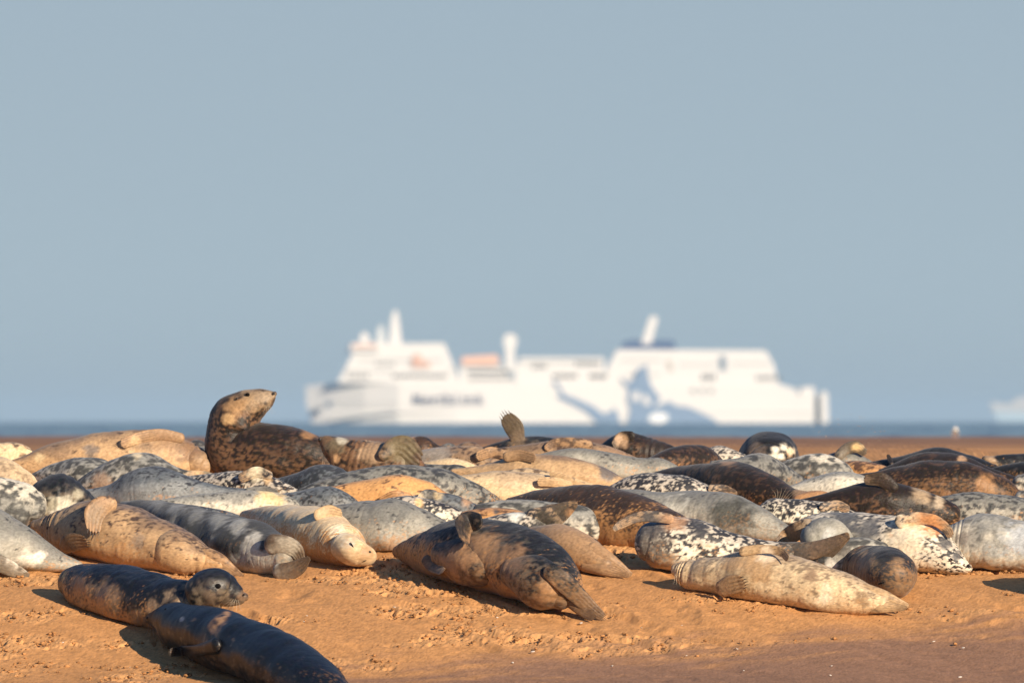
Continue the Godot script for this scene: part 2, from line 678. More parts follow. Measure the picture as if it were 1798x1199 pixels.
# ---------------------------------------------------------------- ships
func prism(pts: PackedVector2Array, z0: float, z1: float) -> ArrayMesh:
	var st := SurfaceTool.new()
	st.begin(Mesh.PRIMITIVE_TRIANGLES)
	st.set_smooth_group(-1)
	var p := pts.duplicate()
	if Geometry2D.is_polygon_clockwise(p):
		p.reverse()
	var tri := Geometry2D.triangulate_polygon(p)
	for k in range(0, tri.size(), 3):
		var abc := [p[tri[k]], p[tri[k + 1]], p[tri[k + 2]]]
		if (abc[1] - abc[0]).cross(abc[2] - abc[0]) > 0.0:
			abc = [abc[0], abc[2], abc[1]]
		for q in abc:
			st.add_vertex(Vector3(q.x, q.y, z1))
		for q in [abc[0], abc[2], abc[1]]:
			st.add_vertex(Vector3(q.x, q.y, z0))
	for k in p.size():
		var a := p[k]
		var b := p[(k + 1) % p.size()]
		for q in [Vector3(a.x, a.y, z1), Vector3(b.x, b.y, z0), Vector3(b.x, b.y, z1), Vector3(a.x, a.y, z1), Vector3(a.x, a.y, z0), Vector3(b.x, b.y, z0)]:
			st.add_vertex(q)
	st.generate_normals()
	return st.commit()


func ship_pt(x: float, y: float) -> Vector2:
	var sc := F / SHIP_D
	return Vector2((x - 996.0) / sc, (743.2 - y) / sc)


func part(parent: Node3D, called: String, mesh: Mesh, mat: Material) -> MeshInstance3D:
	var o := MeshInstance3D.new()
	o.name = called
	o.mesh = mesh
	o.material_override = mat
	parent.add_child(o, true)
	return o


func slab(parent: Node3D, called: String, rows: Array, z0: float, z1: float, mat: Material) -> MeshInstance3D:
	var p := PackedVector2Array()
	for k in range(0, rows.size(), 2):
		p.append(ship_pt(rows[k], rows[k + 1]))
	return part(parent, called, prism(p, z0, z1), mat)


func make_ferry() -> void:
	var white := plain(lin(0.57, 0.565, 0.56), 0.5)
	var blue := plain(lin(0.10, 0.17, 0.29), 0.5)
	var glass := plain(lin(0.08, 0.09, 0.10), 0.3)
	var boat := plain(lin(0.60, 0.38, 0.29), 0.5)
	var deep := plain(lin(0.05, 0.09, 0.18), 0.5)
	var ship := Node3D.new()
	ship.name = "ferry"
	ship.position = Vector3((996.0 - CX) / F * SHIP_D, SEA, -SHIP_D)
	ship.set_meta("label", "large white passenger ferry with blue hull emblem out at sea")
	ship.set_meta("category", "ferry")
	add_child(ship, true)
	# hull: x, deck row, half beam at deck, half beam at water
	var stations := [[537.0, 678.0, 0.3, 0.1], [548.0, 677.0, 1.4, 0.4], [565.0, 675.0, 3.2, 1.2], [595.0, 673.0, 6.2, 3.0], [640.0, 672.0, 10.0, 6.5], [700.0, 672.0, 12.8, 11.0], [800.0, 672.0, 13.0, 12.8], [1000.0, 672.0, 13.0, 12.8], [1250.0, 672.0, 13.0, 12.6], [1365.0, 674.0, 13.0, 12.2], [1398.0, 684.0, 13.0, 12.0], [1400.0, 692.0, 13.0, 12.0], [1430.0, 692.0, 13.0, 11.8]]
	var v := PackedVector3Array()
	var idx := PackedInt32Array()
	for k in stations.size():
		var t: Array = stations[k]
		var top := ship_pt(t[0], t[1])
		var wx: float = top.x + (3.0 * (1.0 - k / 3.0) if k < 3 else 0.0)
		for q in [Vector3(wx, -2.0, -t[3]), Vector3(top.x, top.y * 0.55, -lerpf(t[3], t[2], 0.75)), Vector3(top.x, top.y, -t[2]), Vector3(top.x, top.y, t[2]), Vector3(top.x, top.y * 0.55, lerpf(t[3], t[2], 0.75)), Vector3(wx, -2.0, t[3])]:
			v.append(q)
	for k in stations.size() - 1:
		for q in 6:
			var a := k * 6 + q
			var b := k * 6 + (q + 1) % 6
			for i in [a, a + 6, b, b, a + 6, b + 6]:
				idx.append(i)
	var last := (stations.size() - 1) * 6
	for q in range(1, 5):
		for i in [last, last + q, last + q + 1]:
			idx.append(i)
	var st := SurfaceTool.new()
	st.begin(Mesh.PRIMITIVE_TRIANGLES)
	st.set_smooth_group(-1)
	for i in idx:
		st.add_vertex(v[i])
	st.generate_normals()
	part(ship, "hull", st.commit(), white)
	slab(ship, "forward_house", [593, 672, 622, 618, 628, 604, 780, 603, 797, 642, 806, 672], -11.8, 12.0, white)
	slab(ship, "bridge", [614, 617, 617, 603, 668, 602, 668, 615], -13.6, 13.8, white)
	slab(ship, "bridge_band", [619, 611, 620, 606, 662, 605, 662, 610], -13.9, 14.1, boat)
	slab(ship, "bridge_window", [610, 620, 613, 605, 617, 604, 617, 620], -10.0, 13.5, deep)
	slab(ship, "middle_house", [806, 672, 808, 642, 910, 640, 912, 628, 1060, 628, 1064, 672], -11.5, 11.8, white)
	slab(ship, "aft_house", [1058, 672, 1064, 650, 1084, 614, 1344, 616, 1358, 640, 1366, 674, 1398, 684, 1398, 690, 1058, 690], -11.9, 12.1, white)
	slab(ship, "mast", [684, 604, 687, 560, 691, 546, 697, 545, 700, 560, 705, 604], -2.0, 2.0, white)
	slab(ship, "radar_dome", [634, 603, 632, 592, 637, 584, 643, 584, 648, 592, 646, 603], -1.5, 1.5, white)
	slab(ship, "lattice_mast", [660, 603, 663, 578, 669, 569, 673, 574, 678, 603], -0.6, 0.6, plain(lin(0.45, 0.48, 0.5)))
	slab(ship, "vent_tower", [887, 650, 888, 612, 884, 606, 885, 592, 891, 587, 902, 587, 908, 594, 907, 607, 903, 613, 905, 650], 2.0, 12.6, white)
	slab(ship, "lifeboat", [812, 641, 809, 632, 813, 627, 872, 623, 877, 632, 873, 641], 9.0, 13.2, boat)
	slab(ship, "lifeboat", [724, 645, 723, 634, 729, 622, 738, 622, 742, 634, 756, 637, 755, 645], 12.0, 12.9, plain(lin(0.52, 0.33, 0.26), 0.5))
	slab(ship, "funnel_casing", [1088, 614, 1094, 601, 1110, 597, 1183, 598, 1187, 614], -8.0, 8.0, deep)
	slab(ship, "exhaust_pipe", [1126, 604, 1141, 558, 1149, 554, 1155, 560, 1143, 604], -2.6, 8.2, white)
	slab(ship, "stern_post", [1441, 746, 1440, 689, 1452, 688, 1454, 746], -12.0, 12.6, white)
	slab(ship, "stern_post", [1404, 693, 1405, 681, 1428, 679, 1430, 693], -12.0, 12.9, white)
	slab(ship, "stern_ramp", [1430, 746, 1430, 696, 1441, 698, 1441, 746], -10.0, 9.0, plain(lin(0.2, 0.27, 0.34)))
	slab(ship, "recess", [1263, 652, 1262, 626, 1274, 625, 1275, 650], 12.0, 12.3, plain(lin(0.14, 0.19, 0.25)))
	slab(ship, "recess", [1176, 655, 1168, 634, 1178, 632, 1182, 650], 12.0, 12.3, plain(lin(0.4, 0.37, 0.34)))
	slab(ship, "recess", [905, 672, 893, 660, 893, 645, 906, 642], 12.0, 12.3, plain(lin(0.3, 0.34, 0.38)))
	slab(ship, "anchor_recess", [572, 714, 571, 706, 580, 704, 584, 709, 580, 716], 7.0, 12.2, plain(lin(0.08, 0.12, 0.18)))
	# windows
	for r in [[690.0, 785.0, 663.0, 7.5, 4.6, 6.0], [822.0, 892.0, 656.0, 8.0, 5.0, 5.0], [824.0, 890.0, 667.0, 8.0, 5.0, 4.0], [972.0, 1012.0, 664.0, 9.0, 5.0, 7.0], [1036.0, 1062.0, 664.0, 8.0, 5.0, 7.0], [935.0, 960.0, 646.0, 9.0, 6.0, 5.0], [1012.0, 1050.0, 642.0, 9.0, 4.0, 8.0], [1214.0, 1260.0, 690.0, 16.0, 5.0, 7.0], [1232.0, 1258.0, 668.0, 9.0, 5.0, 11.0], [612.0, 650.0, 664.0, 10.0, 4.0, 7.0], [1328.0, 1366.0, 668.0, 9.0, 5.0, 8.0], [662.0, 690.0, 642.0, 9.0, 3.5, 5.0]]:
		var x: float = r[0]
		while x < r[1]:
			slab(ship, "window", [x, r[2], x, r[2] - r[5], x + r[4], r[2] - r[5], x + r[4], r[2]], 12.05, 13.25 if r[2] > 672.0 else 12.35, glass)
			x += r[3]
	# walkways: the gaps between decks
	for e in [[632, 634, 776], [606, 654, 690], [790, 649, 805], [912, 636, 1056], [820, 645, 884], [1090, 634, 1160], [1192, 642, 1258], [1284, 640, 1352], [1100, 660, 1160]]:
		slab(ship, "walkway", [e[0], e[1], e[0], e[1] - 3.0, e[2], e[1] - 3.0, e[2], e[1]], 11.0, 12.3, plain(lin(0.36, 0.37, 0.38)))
	slab(ship, "rubbing_strake", [560, 724, 560, 721, 1428, 721, 1428, 724], 12.0, 13.15, plain(lin(0.58, 0.58, 0.58)))
	# lettering and emblem on the side
	var t := TextMesh.new()
	t.text = "NorthLink"
	var font := SystemFont.new()
	font.font_names = PackedStringArray(["Droid Serif"])
	font.font_weight = 700
	t.font = font
	t.font_size = 64
	t.pixel_size = 0.082
	t.depth = 0.2
	t.horizontal_alignment = HORIZONTAL_ALIGNMENT_CENTER
	var word := part(ship, "lettering", t, plain(lin(0.09, 0.11, 0.17)))
	var wp := ship_pt(787, 702)
	word.position = Vector3(wp.x, wp.y, 13.15)
	for e in [[968, 668, 980, 672, 990, 692, 1012, 700, 1040, 712, 1060, 726, 1062, 744, 1050, 744, 1030, 724, 1000, 708, 978, 698, 984, 690],
			[1092, 662, 1100, 672, 1112, 668, 1120, 648, 1136, 640, 1138, 664, 1146, 682, 1152, 690, 1160, 700, 1150, 712, 1150, 746, 1100, 746, 1106, 720, 1100, 700, 1104, 684, 1094, 676],
			[1060, 746, 1060, 728, 1080, 716, 1086, 730, 1090, 746],
			[1150, 746, 1150, 714, 1176, 704, 1186, 712, 1206, 714, 1226, 722, 1250, 734, 1266, 746]]:
		slab(ship, "emblem", e, 13.0, 13.35, plain(lin(0.15, 0.22, 0.33)))
	slab(ship, "emblem_highlight", [1108, 700, 1112, 690, 1122, 688, 1124, 698, 1116, 706], 13.1, 13.5, white)
	slab(ship, "emblem_highlight", [1130, 710, 1128, 696, 1134, 692, 1142, 706, 1138, 712], 13.1, 13.5, white)
	slab(ship, "emblem_highlight", [1138, 738, 1142, 728, 1156, 724, 1172, 728, 1172, 738, 1160, 743, 1146, 742], 13.1, 13.5, plain(lin(0.66, 0.68, 0.7)))


func make_far_ship() -> void:
	var d := 14000.0
	var sc := F / d
	var ship := Node3D.new()
	ship.name = "cargo_ship"
	ship.position = Vector3((1800.0 - CX) / F * d, SEA, -d)
	ship.set_meta("label", "faint pale ship with white upper works low on the horizon, bow to the left")
	ship.set_meta("category", "ship")
	add_child(ship, true)
	var grey := plain(lin(0.30, 0.40, 0.48), 0.6)
	var white := plain(lin(0.36, 0.37, 0.38), 0.6)
	for e in [["hull", [1752, 742, 1744, 722, 1880, 724, 1880, 742], grey, 9.0], ["upper_hull", [1744, 722, 1738, 706, 1770, 709, 1880, 711, 1880, 724], white, 9.2], ["bridge_house", [1776, 711, 1780, 702, 1786, 700, 1792, 696, 1830, 697, 1832, 711], white, 7.0]]:
		var p := PackedVector2Array()
		for k in range(0, e[1].size(), 2):
			p.append(Vector2((e[1][k] - 1800.0) / sc, (740.0 + 0.7 * sc - e[1][k + 1]) / sc))
		part(ship, e[0], prism(p, -e[3], e[3]), e[2])


func make_sea() -> void:
	var v := PackedVector3Array()
	var idx := PackedInt32Array()
	var ds := PackedFloat32Array()
	var d := 322.0
	while d < 26000.0:
		ds.append(d)
		d *= 1.0045
	var nx := 90
	for j in ds.size():
		for i in nx:
			var f: float = i / (nx - 1.0) * 2.0 - 1.0
			var x := ds[j] * 0.07 * f if absf(f) < 0.9 else signf(f) * (ds[j] * 0.063 + (absf(f) - 0.9) * 10.0 * (ds[j] + 2500.0))
			v.append(Vector3(x, SEA + noise.get_noise_2d(x * 0.02, ds[j] * 0.06) * 0.25 * clampf((ds[j] - 340.0) / 200.0, 0.0, 1.0), -ds[j]))
	for j in ds.size() - 1:
		for i in nx - 1:
			var a := j * nx + i
			idx.append_array(PackedInt32Array([a, a + nx, a + nx + 1, a, a + nx + 1, a + 1]))
	var m := plain(lin(0.165, 0.255, 0.32), 0.55, 0.25)
	m.normal_enabled = true
	m.normal_texture = grain_texture(31, 0.03)
	m.normal_scale = 1.2
	m.uv1_triplanar = true
	m.uv1_world_triplanar = true
	m.uv1_scale = Vector3(0.02, 0.02, 0.02)
	var o := MeshInstance3D.new()
	o.name = "sea"
	o.mesh = finish(v, PackedColorArray(), idx)
	o.material_override = m
	o.set_meta("label", "band of blue sea behind the sand bank")
	o.set_meta("kind", "structure")
	add_child(o, true)


func make_gull() -> void:
	var d := depth_of(769.5)
	var o := Node3D.new()
	o.name = "gull"
	var foot := at(1678.0, 769.5, d)
	foot.y = bank(foot.x, d) - 0.03
	o.position = foot
	o.scale = Vector3(1.35, 1.0, 1.2)
	o.set_meta("label", "small white gull standing at the far edge of the sand")
	o.set_meta("category", "gull")
	add_child(o, true)
	var v := PackedVector3Array()
	var idx := PackedInt32Array()
	var line := [[0.0, 0.10, -0.17, 0.008], [0.0, 0.12, -0.1, 0.035], [0.0, 0.145, 0.0, 0.07], [0.0, 0.165, 0.06, 0.07], [0.0, 0.21, 0.1, 0.045], [0.0, 0.25, 0.115, 0.038], [0.0, 0.28, 0.12, 0.03], [0.0, 0.295, 0.12, 0.006]]
	for e in line:
		for q in 14:
			v.append(Vector3(e[0] + cos(TAU * q / 14) * e[3], e[1] + sin(TAU * q / 14) * e[3] * 0.55, e[2] + sin(TAU * q / 14) * e[3] * 0.75))
	for j in line.size() - 1:
		for q in 14:
			var a := j * 14 + q
			var b := j * 14 + (q + 1) % 14
			idx.append_array(PackedInt32Array([a, b, a + 14, b, b + 14, a + 14]))
	part(o, "body", finish(v, PackedColorArray(), idx), plain(lin(0.75, 0.74, 0.72), 0.7))
	var beak := CylinderMesh.new()
	beak.top_radius = 0.001
	beak.bottom_radius = 0.009
	beak.height = 0.05
	var b := part(o, "beak", beak, plain(lin(0.6, 0.4, 0.06), 0.5))
	b.position = Vector3(0.0, 0.255, 0.17)
	b.rotation.x = PI / 2.0
	for s in [-1.0, 1.0]:
		var leg := CylinderMesh.new()
		leg.top_radius = 0.006
		leg.bottom_radius = 0.006
		leg.height = 0.12
		var l := part(o, "leg", leg, plain(lin(0.5, 0.3, 0.25), 0.6))
		l.position = Vector3(0.03 * s, 0.055, 0.02)


func make_flying_sand() -> void:
	var r := RandomNumberGenerator.new()
	r.seed = 12
	var mm := MultiMesh.new()
	mm.transform_format = MultiMesh.TRANSFORM_3D
	var s := SphereMesh.new()
	s.radius = 1.0
	s.height = 2.0
	s.radial_segments = 6
	s.rings = 3
	mm.mesh = s
	mm.instance_count = 64
	var d := depth_of(831.0)
	for k in 64:
		var a := r.randf_range(-0.9, 1.0)
		var far := 18.0 + 75.0 * pow(r.randf(), 0.8)
		var p := at(1500.0 + sin(a) * far - 8.0, 806.0 - cos(a) * far * 0.85, d + r.randf_range(-0.3, 0.3))
		var g := r.randf_range(0.0018, 0.0045)
		mm.set_instance_transform(k, Transform3D(Basis().scaled(Vector3(g, g * r.randf_range(0.6, 1.3), g)), p))
	var o := MultiMeshInstance3D.new()
	o.name = "flying_sand"
	o.multimesh = mm
	o.material_override = plain(lin(0.5, 0.33, 0.2), 0.8)
	o.set_meta("label", "grains of sand flung into the air above the curled flipper")
	o.set_meta("category", "sand")
	o.set_meta("kind", "stuff")
	add_child(o, true)


func make_shells() -> void:
	var r := RandomNumberGenerator.new()
	r.seed = 21
	var mm := MultiMesh.new()
	mm.transform_format = MultiMesh.TRANSFORM_3D
	var s := SphereMesh.new()
	s.radius = 1.0
	s.height = 2.0
	s.radial_segments = 8
	s.rings = 4
	mm.mesh = s
	mm.instance_count = 26
	for k in 26:
		var x := r.randf_range(-5.2, 5.2)
		var d := r.randf_range(106.0, 108.6)
		var g := r.randf_range(0.006, 0.016)
		var b := Basis.from_euler(Vector3(r.randf_range(-0.4, 0.4), r.randf() * 6.0, r.randf_range(-0.4, 0.4))).scaled_local(Vector3(g * 1.5, g * 0.4, g))
		mm.set_instance_transform(k, Transform3D(b, Vector3(x, bank(x, d) + 0.012, -d)))
	var o := MultiMeshInstance3D.new()
	o.name = "shell_fragments"
	o.multimesh = mm
	o.material_override = plain(lin(0.6, 0.54, 0.47), 0.5)
	o.set_meta("label", "tiny pale shell fragments scattered on the wet sand")
	o.set_meta("category", "shells")
	o.set_meta("kind", "stuff")
	add_child(o, true)


func make_materials() -> void:
	var grain := grain_texture(3, 0.02)
	m_fur = plain(Color.WHITE, 0.52, 0.36)
	m_wet = plain(Color.WHITE, 0.4, 0.42)
	for m in [m_fur, m_wet]:
		m.vertex_color_use_as_albedo = true
		m.normal_enabled = true
		m.normal_texture = grain
		m.normal_scale = 0.85
		m.uv1_triplanar = true
		m.uv1_scale = Vector3(1.6, 5.0, 5.0)
	m_fur.rim_enabled = true
	m_fur.rim = 0.16
	m_fur.rim_tint = 0.5
	m_wet.normal_scale = 0.7
	m_eye = plain(lin(0.006, 0.005, 0.005), 0.35, 0.12)
	m_nose = plain(lin(0.012, 0.01, 0.01), 0.4)
	m_claw = plain(lin(0.06, 0.045, 0.035), 0.4)
	m_hair = plain(lin(0.5, 0.42, 0.32), 0.5)
	claw_mesh = CylinderMesh.new()
	claw_mesh.top_radius = 0.05
	claw_mesh.bottom_radius = 0.5
	claw_mesh.height = 1.0
	claw_mesh.radial_segments = 6
	claw_mesh.rings = 1


func _ready() -> void:
	# camera
	var cam := Camera3D.new()
	cam.name = "camera"
	cam.fov = rad_to_deg(2.0 * atan(599.5 / F))
	cam.near = 1.0
	cam.far = 40000.0
	cam.rotation.x = atan((HZ - 599.5) / F)
	var lens := CameraAttributesPhysical.new()
	lens.frustum_focus_distance = 112.0
	lens.frustum_focal_length = 12.0 / tan(deg_to_rad(cam.fov) / 2.0)
	lens.frustum_near = 1.0
	lens.frustum_far = 40000.0
	lens.exposure_aperture = 3.6
	cam.attributes = lens
	add_child(cam)
	cam.fov = rad_to_deg(2.0 * atan(599.5 / F))
	cam.current = true
	# sky and sun
	var sky := ProceduralSkyMaterial.new()
	sky.sky_horizon_color = lin(0.234, 0.291, 0.326)
	sky.sky_top_color = lin(0.04, 0.10, 0.235)
	sky.sky_curve = 0.2
	sky.ground_horizon_color = lin(0.16, 0.2, 0.23)
	sky.ground_bottom_color = lin(0.14, 0.12, 0.1)
	sky.sun_angle_max = 1.0
	var env := Environment.new()
	env.background_mode = Environment.BG_SKY
	env.sky = Sky.new()
	env.sky.sky_material = sky
	env.tonemap_mode = Environment.TONE_MAPPER_LINEAR
	env.tonemap_exposure = 1.72
	env.fog_enabled = true
	env.fog_density = 0.00005
	env.fog_light_color = lin(0.50, 0.72, 0.95)
	env.sdfgi_enabled = true
	env.ssao_enabled = true
	env.ssil_enabled = true
	var we := WorldEnvironment.new()
	we.name = "world_environment"
	we.environment = env
	add_child(we)
	var sun := DirectionalLight3D.new()
	sun.name = "sun"
	sun.light_energy = 1.55
	sun.light_color = Color(1.0, 0.925, 0.82)
	sun.light_angular_distance = 0.5
	sun.shadow_enabled = true
	var az := deg_to_rad(38.0)
	var el := deg_to_rad(20.0)
	add_child(sun)
	sun.look_at_from_position(Vector3(sin(az) * cos(el), sin(el), cos(az) * cos(el)) * 50.0, Vector3.ZERO)
	# the place
	noise.seed = 5
	noise.noise_type = FastNoiseLite.TYPE_SIMPLEX_SMOOTH
	noise.frequency = 1.0
	noise.fractal_octaves = 4
	smooth_noise.seed = 8
	smooth_noise.frequency = 1.0
	smooth_noise.fractal_octaves = 1
	make_profile()
	make_materials()
	make_styles()
	make_ground()
	make_sea()
	make_ferry()
	make_far_ship()
	make_seals()
	make_gull()
	make_flying_sand()
	make_shells()


func make_seals() -> void:
	var side := Vector3(0, 0.6, -0.9)      # back turned away, belly to the camera
	var up := Vector3(0, 1, 0.1)
	var rust := Vector3(0.42, 0.17, 0.06)
	# the two dark seals low on the slope
	seal("dark mottled seal with raised head looking right, in front of a second dark seal", "black", 1050, 1122,
		[128, 1024, 28, 142, 1027, 38, 168, 1037, 48, 210, 1047, 55, 255, 1058, 55, 300, 1064, 50, 338, 1062, 42, 362, 1052, 30],
		{"back": Vector3(-0.1, 1, 0.1), "contrast": 0.95, "freq": 0.85, "sand": 0.75, "sand_to": 0.16, "wet": true, "folds": [[0.86, 1.0, 3, 0.08]],
		"more": [[0.2, 0.6, 352, 1042, 32, 364, 1036, 36, 379, 1032, 35, 393, 1036, 31, 405, 1042, 25, 416, 1046, 19, 424, 1048, 14, 429, 1048, 8]],
		"eyes": [[382, 1029, 5.6, 0.8]], "nostrils": [[428, 1044, 2.6, 0.7, 0.6]], "whiskers": [[414, 1052, -4, 24, 4, 9], [410, 1052, -16, 16, 3, 6]],
		"marks": [[383, 1028, 10, Vector3(0.02, 0.018, 0.017)], [362, 1022, 9, Vector3(0.03, 0.03, 0.03)], [400, 1028, 8, Vector3(0.035, 0.032, 0.03)], [424, 1047, 11, Vector3(0.15, 0.095, 0.06)], [368, 1050, 14, Vector3(0.12, 0.085, 0.06)], [395, 1058, 12, Vector3(0.1, 0.075, 0.055)], [352, 1030, 9, Vector3(0.13, 0.1, 0.075)], [240, 1088, 18, Vector3(0.27, 0.18, 0.11)], [268, 1066, 15, Vector3(0.25, 0.17, 0.105)], [296, 1045, 12, Vector3(0.22, 0.16, 0.105)], [315, 1068, 18, Vector3(0.27, 0.19, 0.12)], [285, 1098, 18, Vector3(0.27, 0.19, 0.12)], [325, 1030, 8, Vector3(0.2, 0.15, 0.1)], [140, 1030, 22, Vector3(0.26, 0.15, 0.08)], [185, 1050, 30, Vector3(0.2, 0.13, 0.08)]]})
	seal("nearly black seal nearest of all, with a sandy smear across its back", "black", 1112, 1232,
		[261, 1087, 8, 270, 1086, 13, 284, 1087, 21, 304, 1091, 33, 335, 1103, 42, 385, 1118, 47, 440, 1142, 52, 500, 1172, 54, 550, 1202, 48, 592, 1233, 36, 628, 1255, 14],
		{"back": Vector3(0.1, 1, -0.1), "at": -0.45, "contrast": 1.0, "sand": 0.22, "sand_to": 0.06, "wet": true,
		"free": 0.3, "claws": true, "flippers": [[0.6, 2.1, 380, 1134, 15, 362, 1139, 12, 344, 1142, 10, 322, 1143, 9, 302, 1145, 8]], "fw": 0.55,
		"eyes": [[291, 1071, 3.4, 0.9]], "nostrils": [[258, 1085, 2.2, 1.2]], "whiskers": [[266, 1095, 3, 24, 5, 10], [272, 1100, 6, 18, 4, 6]],
		"marks": [[388, 1090, 13, Vector3(0.4, 0.22, 0.1)], [376, 1104, 12, Vector3(0.4, 0.22, 0.1)], [398, 1078, 8, Vector3(0.4, 0.22, 0.1)], [320, 1088, 5, Vector3(0.3, 0.3, 0.3)], [362, 1135, 10, Vector3(0.25, 0.23, 0.2)], [312, 1144, 16, Vector3(0.035, 0.032, 0.03)]]})
	# front row, from the left
	seal("smooth grey seal with a dark hind flipper, cut by the frame above the dark pair", "grey", 1004, 1000,
		[-110, 925, 62, -40, 942, 60, 20, 958, 46, 66, 975, 31, 104, 987, 18, 138, 993, 8],
		{"back": up, "at": 0.4, "flippers": [[1.0, 1.3, -30, 978, 15, 0, 990, 15, 28, 1003, 12, 46, 1010, 6]], "fw": 0.3,
		"marks": [[50, 985, 20, Vector3(0.68, 0.64, 0.55)], [68, 978, 12, Vector3(0.7, 0.66, 0.57)], [20, 990, 16, Vector3(0.6, 0.56, 0.48)], [12, 1000, 22, Vector3(0.13, 0.1, 0.07)], [40, 1008, 16, Vector3(0.13, 0.1, 0.07)]]})
	seal("tan seal on its side with both fore flippers folded on its chest, dark speckled back", "tan", 966, 1010,
		[60, 922, 9, 84, 923, 19, 112, 926, 35, 155, 931, 52, 200, 937, 55, 250, 950, 51, 300, 964, 44, 340, 978, 32, 366, 986, 20, 386, 993, 12],
		{"back": Vector3(0.1, 1.2, -0.6), "at": 0.1, "sb": 0.38, "freq": 1.3, "sand": 0.55, "sand_to": 0.17, "folds": [[0.0, 0.27, 6, 0.17]], "more": [[0.1, 0.15, 300, 966, 38, 330, 978, 31, 352, 984, 20]], "claws": true,
		"flippers": [[0.75, 1.06, 194, 885, 13, 180, 889, 19, 167, 902, 22, 164, 921, 17], [0.85, 1.08, 112, 962, 12, 120, 955, 17, 132, 951, 18, 143, 951, 15], [0.05, 0, 358, 972, 13, 384, 984, 13, 408, 1002, 9, 422, 1011, 6], [0.12, 0, 340, 992, 11, 366, 999, 10, 392, 1005, 7, 406, 1010, 5]],
		"marks": [[196, 886, 7, rust], [128, 960, 16, Vector3(0.13, 0.08, 0.05)], [240, 950, 14, Vector3(0.28, 0.21, 0.15)], [165, 908, 22, Vector3(0.21, 0.145, 0.09)]]})
	seal("black backed seal with a cloudy white belly and hind flippers folded towards the camera", "pied", 928, 1012,
		[215, 890, 9, 258, 905, 28, 318, 930, 45, 378, 954, 55, 438, 966, 53, 478, 975, 40, 504, 984, 25],
		{"back": Vector3(-0.25, 1.0, 0.15), "seed": 3, "sand": 0.25, "sand_to": 0.1,
		"flippers": [[0.3, 0.6, 478, 955, 18, 500, 957, 17, 518, 966, 15, 526, 980, 10], [0.7, 1.5, 490, 1004, 15, 510, 1002, 16, 528, 993, 13, 540, 982, 6]], "fw": 0.45,
		"marks": [[345, 945, 26, Vector3(0.045, 0.047, 0.045)], [275, 888, 20, Vector3(0.15, 0.15, 0.142)], [310, 894, 18, Vector3(0.19, 0.19, 0.18)], [345, 904, 20, Vector3(0.17, 0.17, 0.16)], [382, 915, 20, Vector3(0.22, 0.22, 0.205)], [418, 924, 20, Vector3(0.3, 0.295, 0.27)], [445, 944, 16, Vector3(0.44, 0.42, 0.37)], [440, 968, 22, Vector3(0.44, 0.42, 0.36)], [415, 992, 22, Vector3(0.38, 0.36, 0.31)], [470, 985, 22, Vector3(0.42, 0.4, 0.34)], [505, 960, 26, Vector3(0.3, 0.26, 0.2)], [520, 1004, 18, Vector3(0.09, 0.055, 0.035)], [535, 988, 12, Vector3(0.16, 0.09, 0.05)]]})
	seal("sand caked tan seal lying on its back, pale face to the right", "pale", 936, 1002,
		[432, 908, 12, 466, 916, 27, 514, 929, 42, 562, 942, 49, 592, 955, 43, 606, 963, 38, 618, 970, 27, 628, 975, 16],
		{"at": 0.4, "more": [[0.1, 0.4, 604, 960, 25, 618, 967, 27, 632, 973, 24, 643, 976, 18, 650, 977, 12, 654, 977, 7]], "back": Vector3(0, -0.4, -1), "sand": 1.0, "sand_to": 0.26, "folds": [[0.6, 0.8, 3, 0.05]], "free_from": 0.8,
		"flippers": [[0.5, 0.75, 560, 905, 12, 578, 900, 14, 592, 902, 11]], "eyes": [[618, 957, 6.0, 0.16, -1.0]], "nostrils": [[649, 969, 2.8, 0.7], [640, 985, 3.6, 0.25, 0.4]], "whiskers": [[636, 952, 4, -22, 6, 8]],
		"marks": [[615, 996, 14, Vector3(0.7, 0.62, 0.5)], [640, 972, 16, Vector3(0.32, 0.22, 0.13)], [613, 957, 14, Vector3(0.5, 0.46, 0.38)], [592, 935, 16, Vector3(0.68, 0.58, 0.42)], [617, 958, 5, Vector3(0.06, 0.05, 0.04)]]})
	seal("plain grey seal with a line of sand on its flank, behind the sand caked seal", "grey", 966, 962,
		[556, 905, 14, 600, 916, 32, 650, 926, 49, 692, 929, 52, 732, 933, 42, 772, 938, 27, 806, 944, 12],
		{"back": Vector3(-0.2, 1, 0.2), "at": 0.42, "sb": 0.3, "sand": 0.5, "sand_to": 0.13})
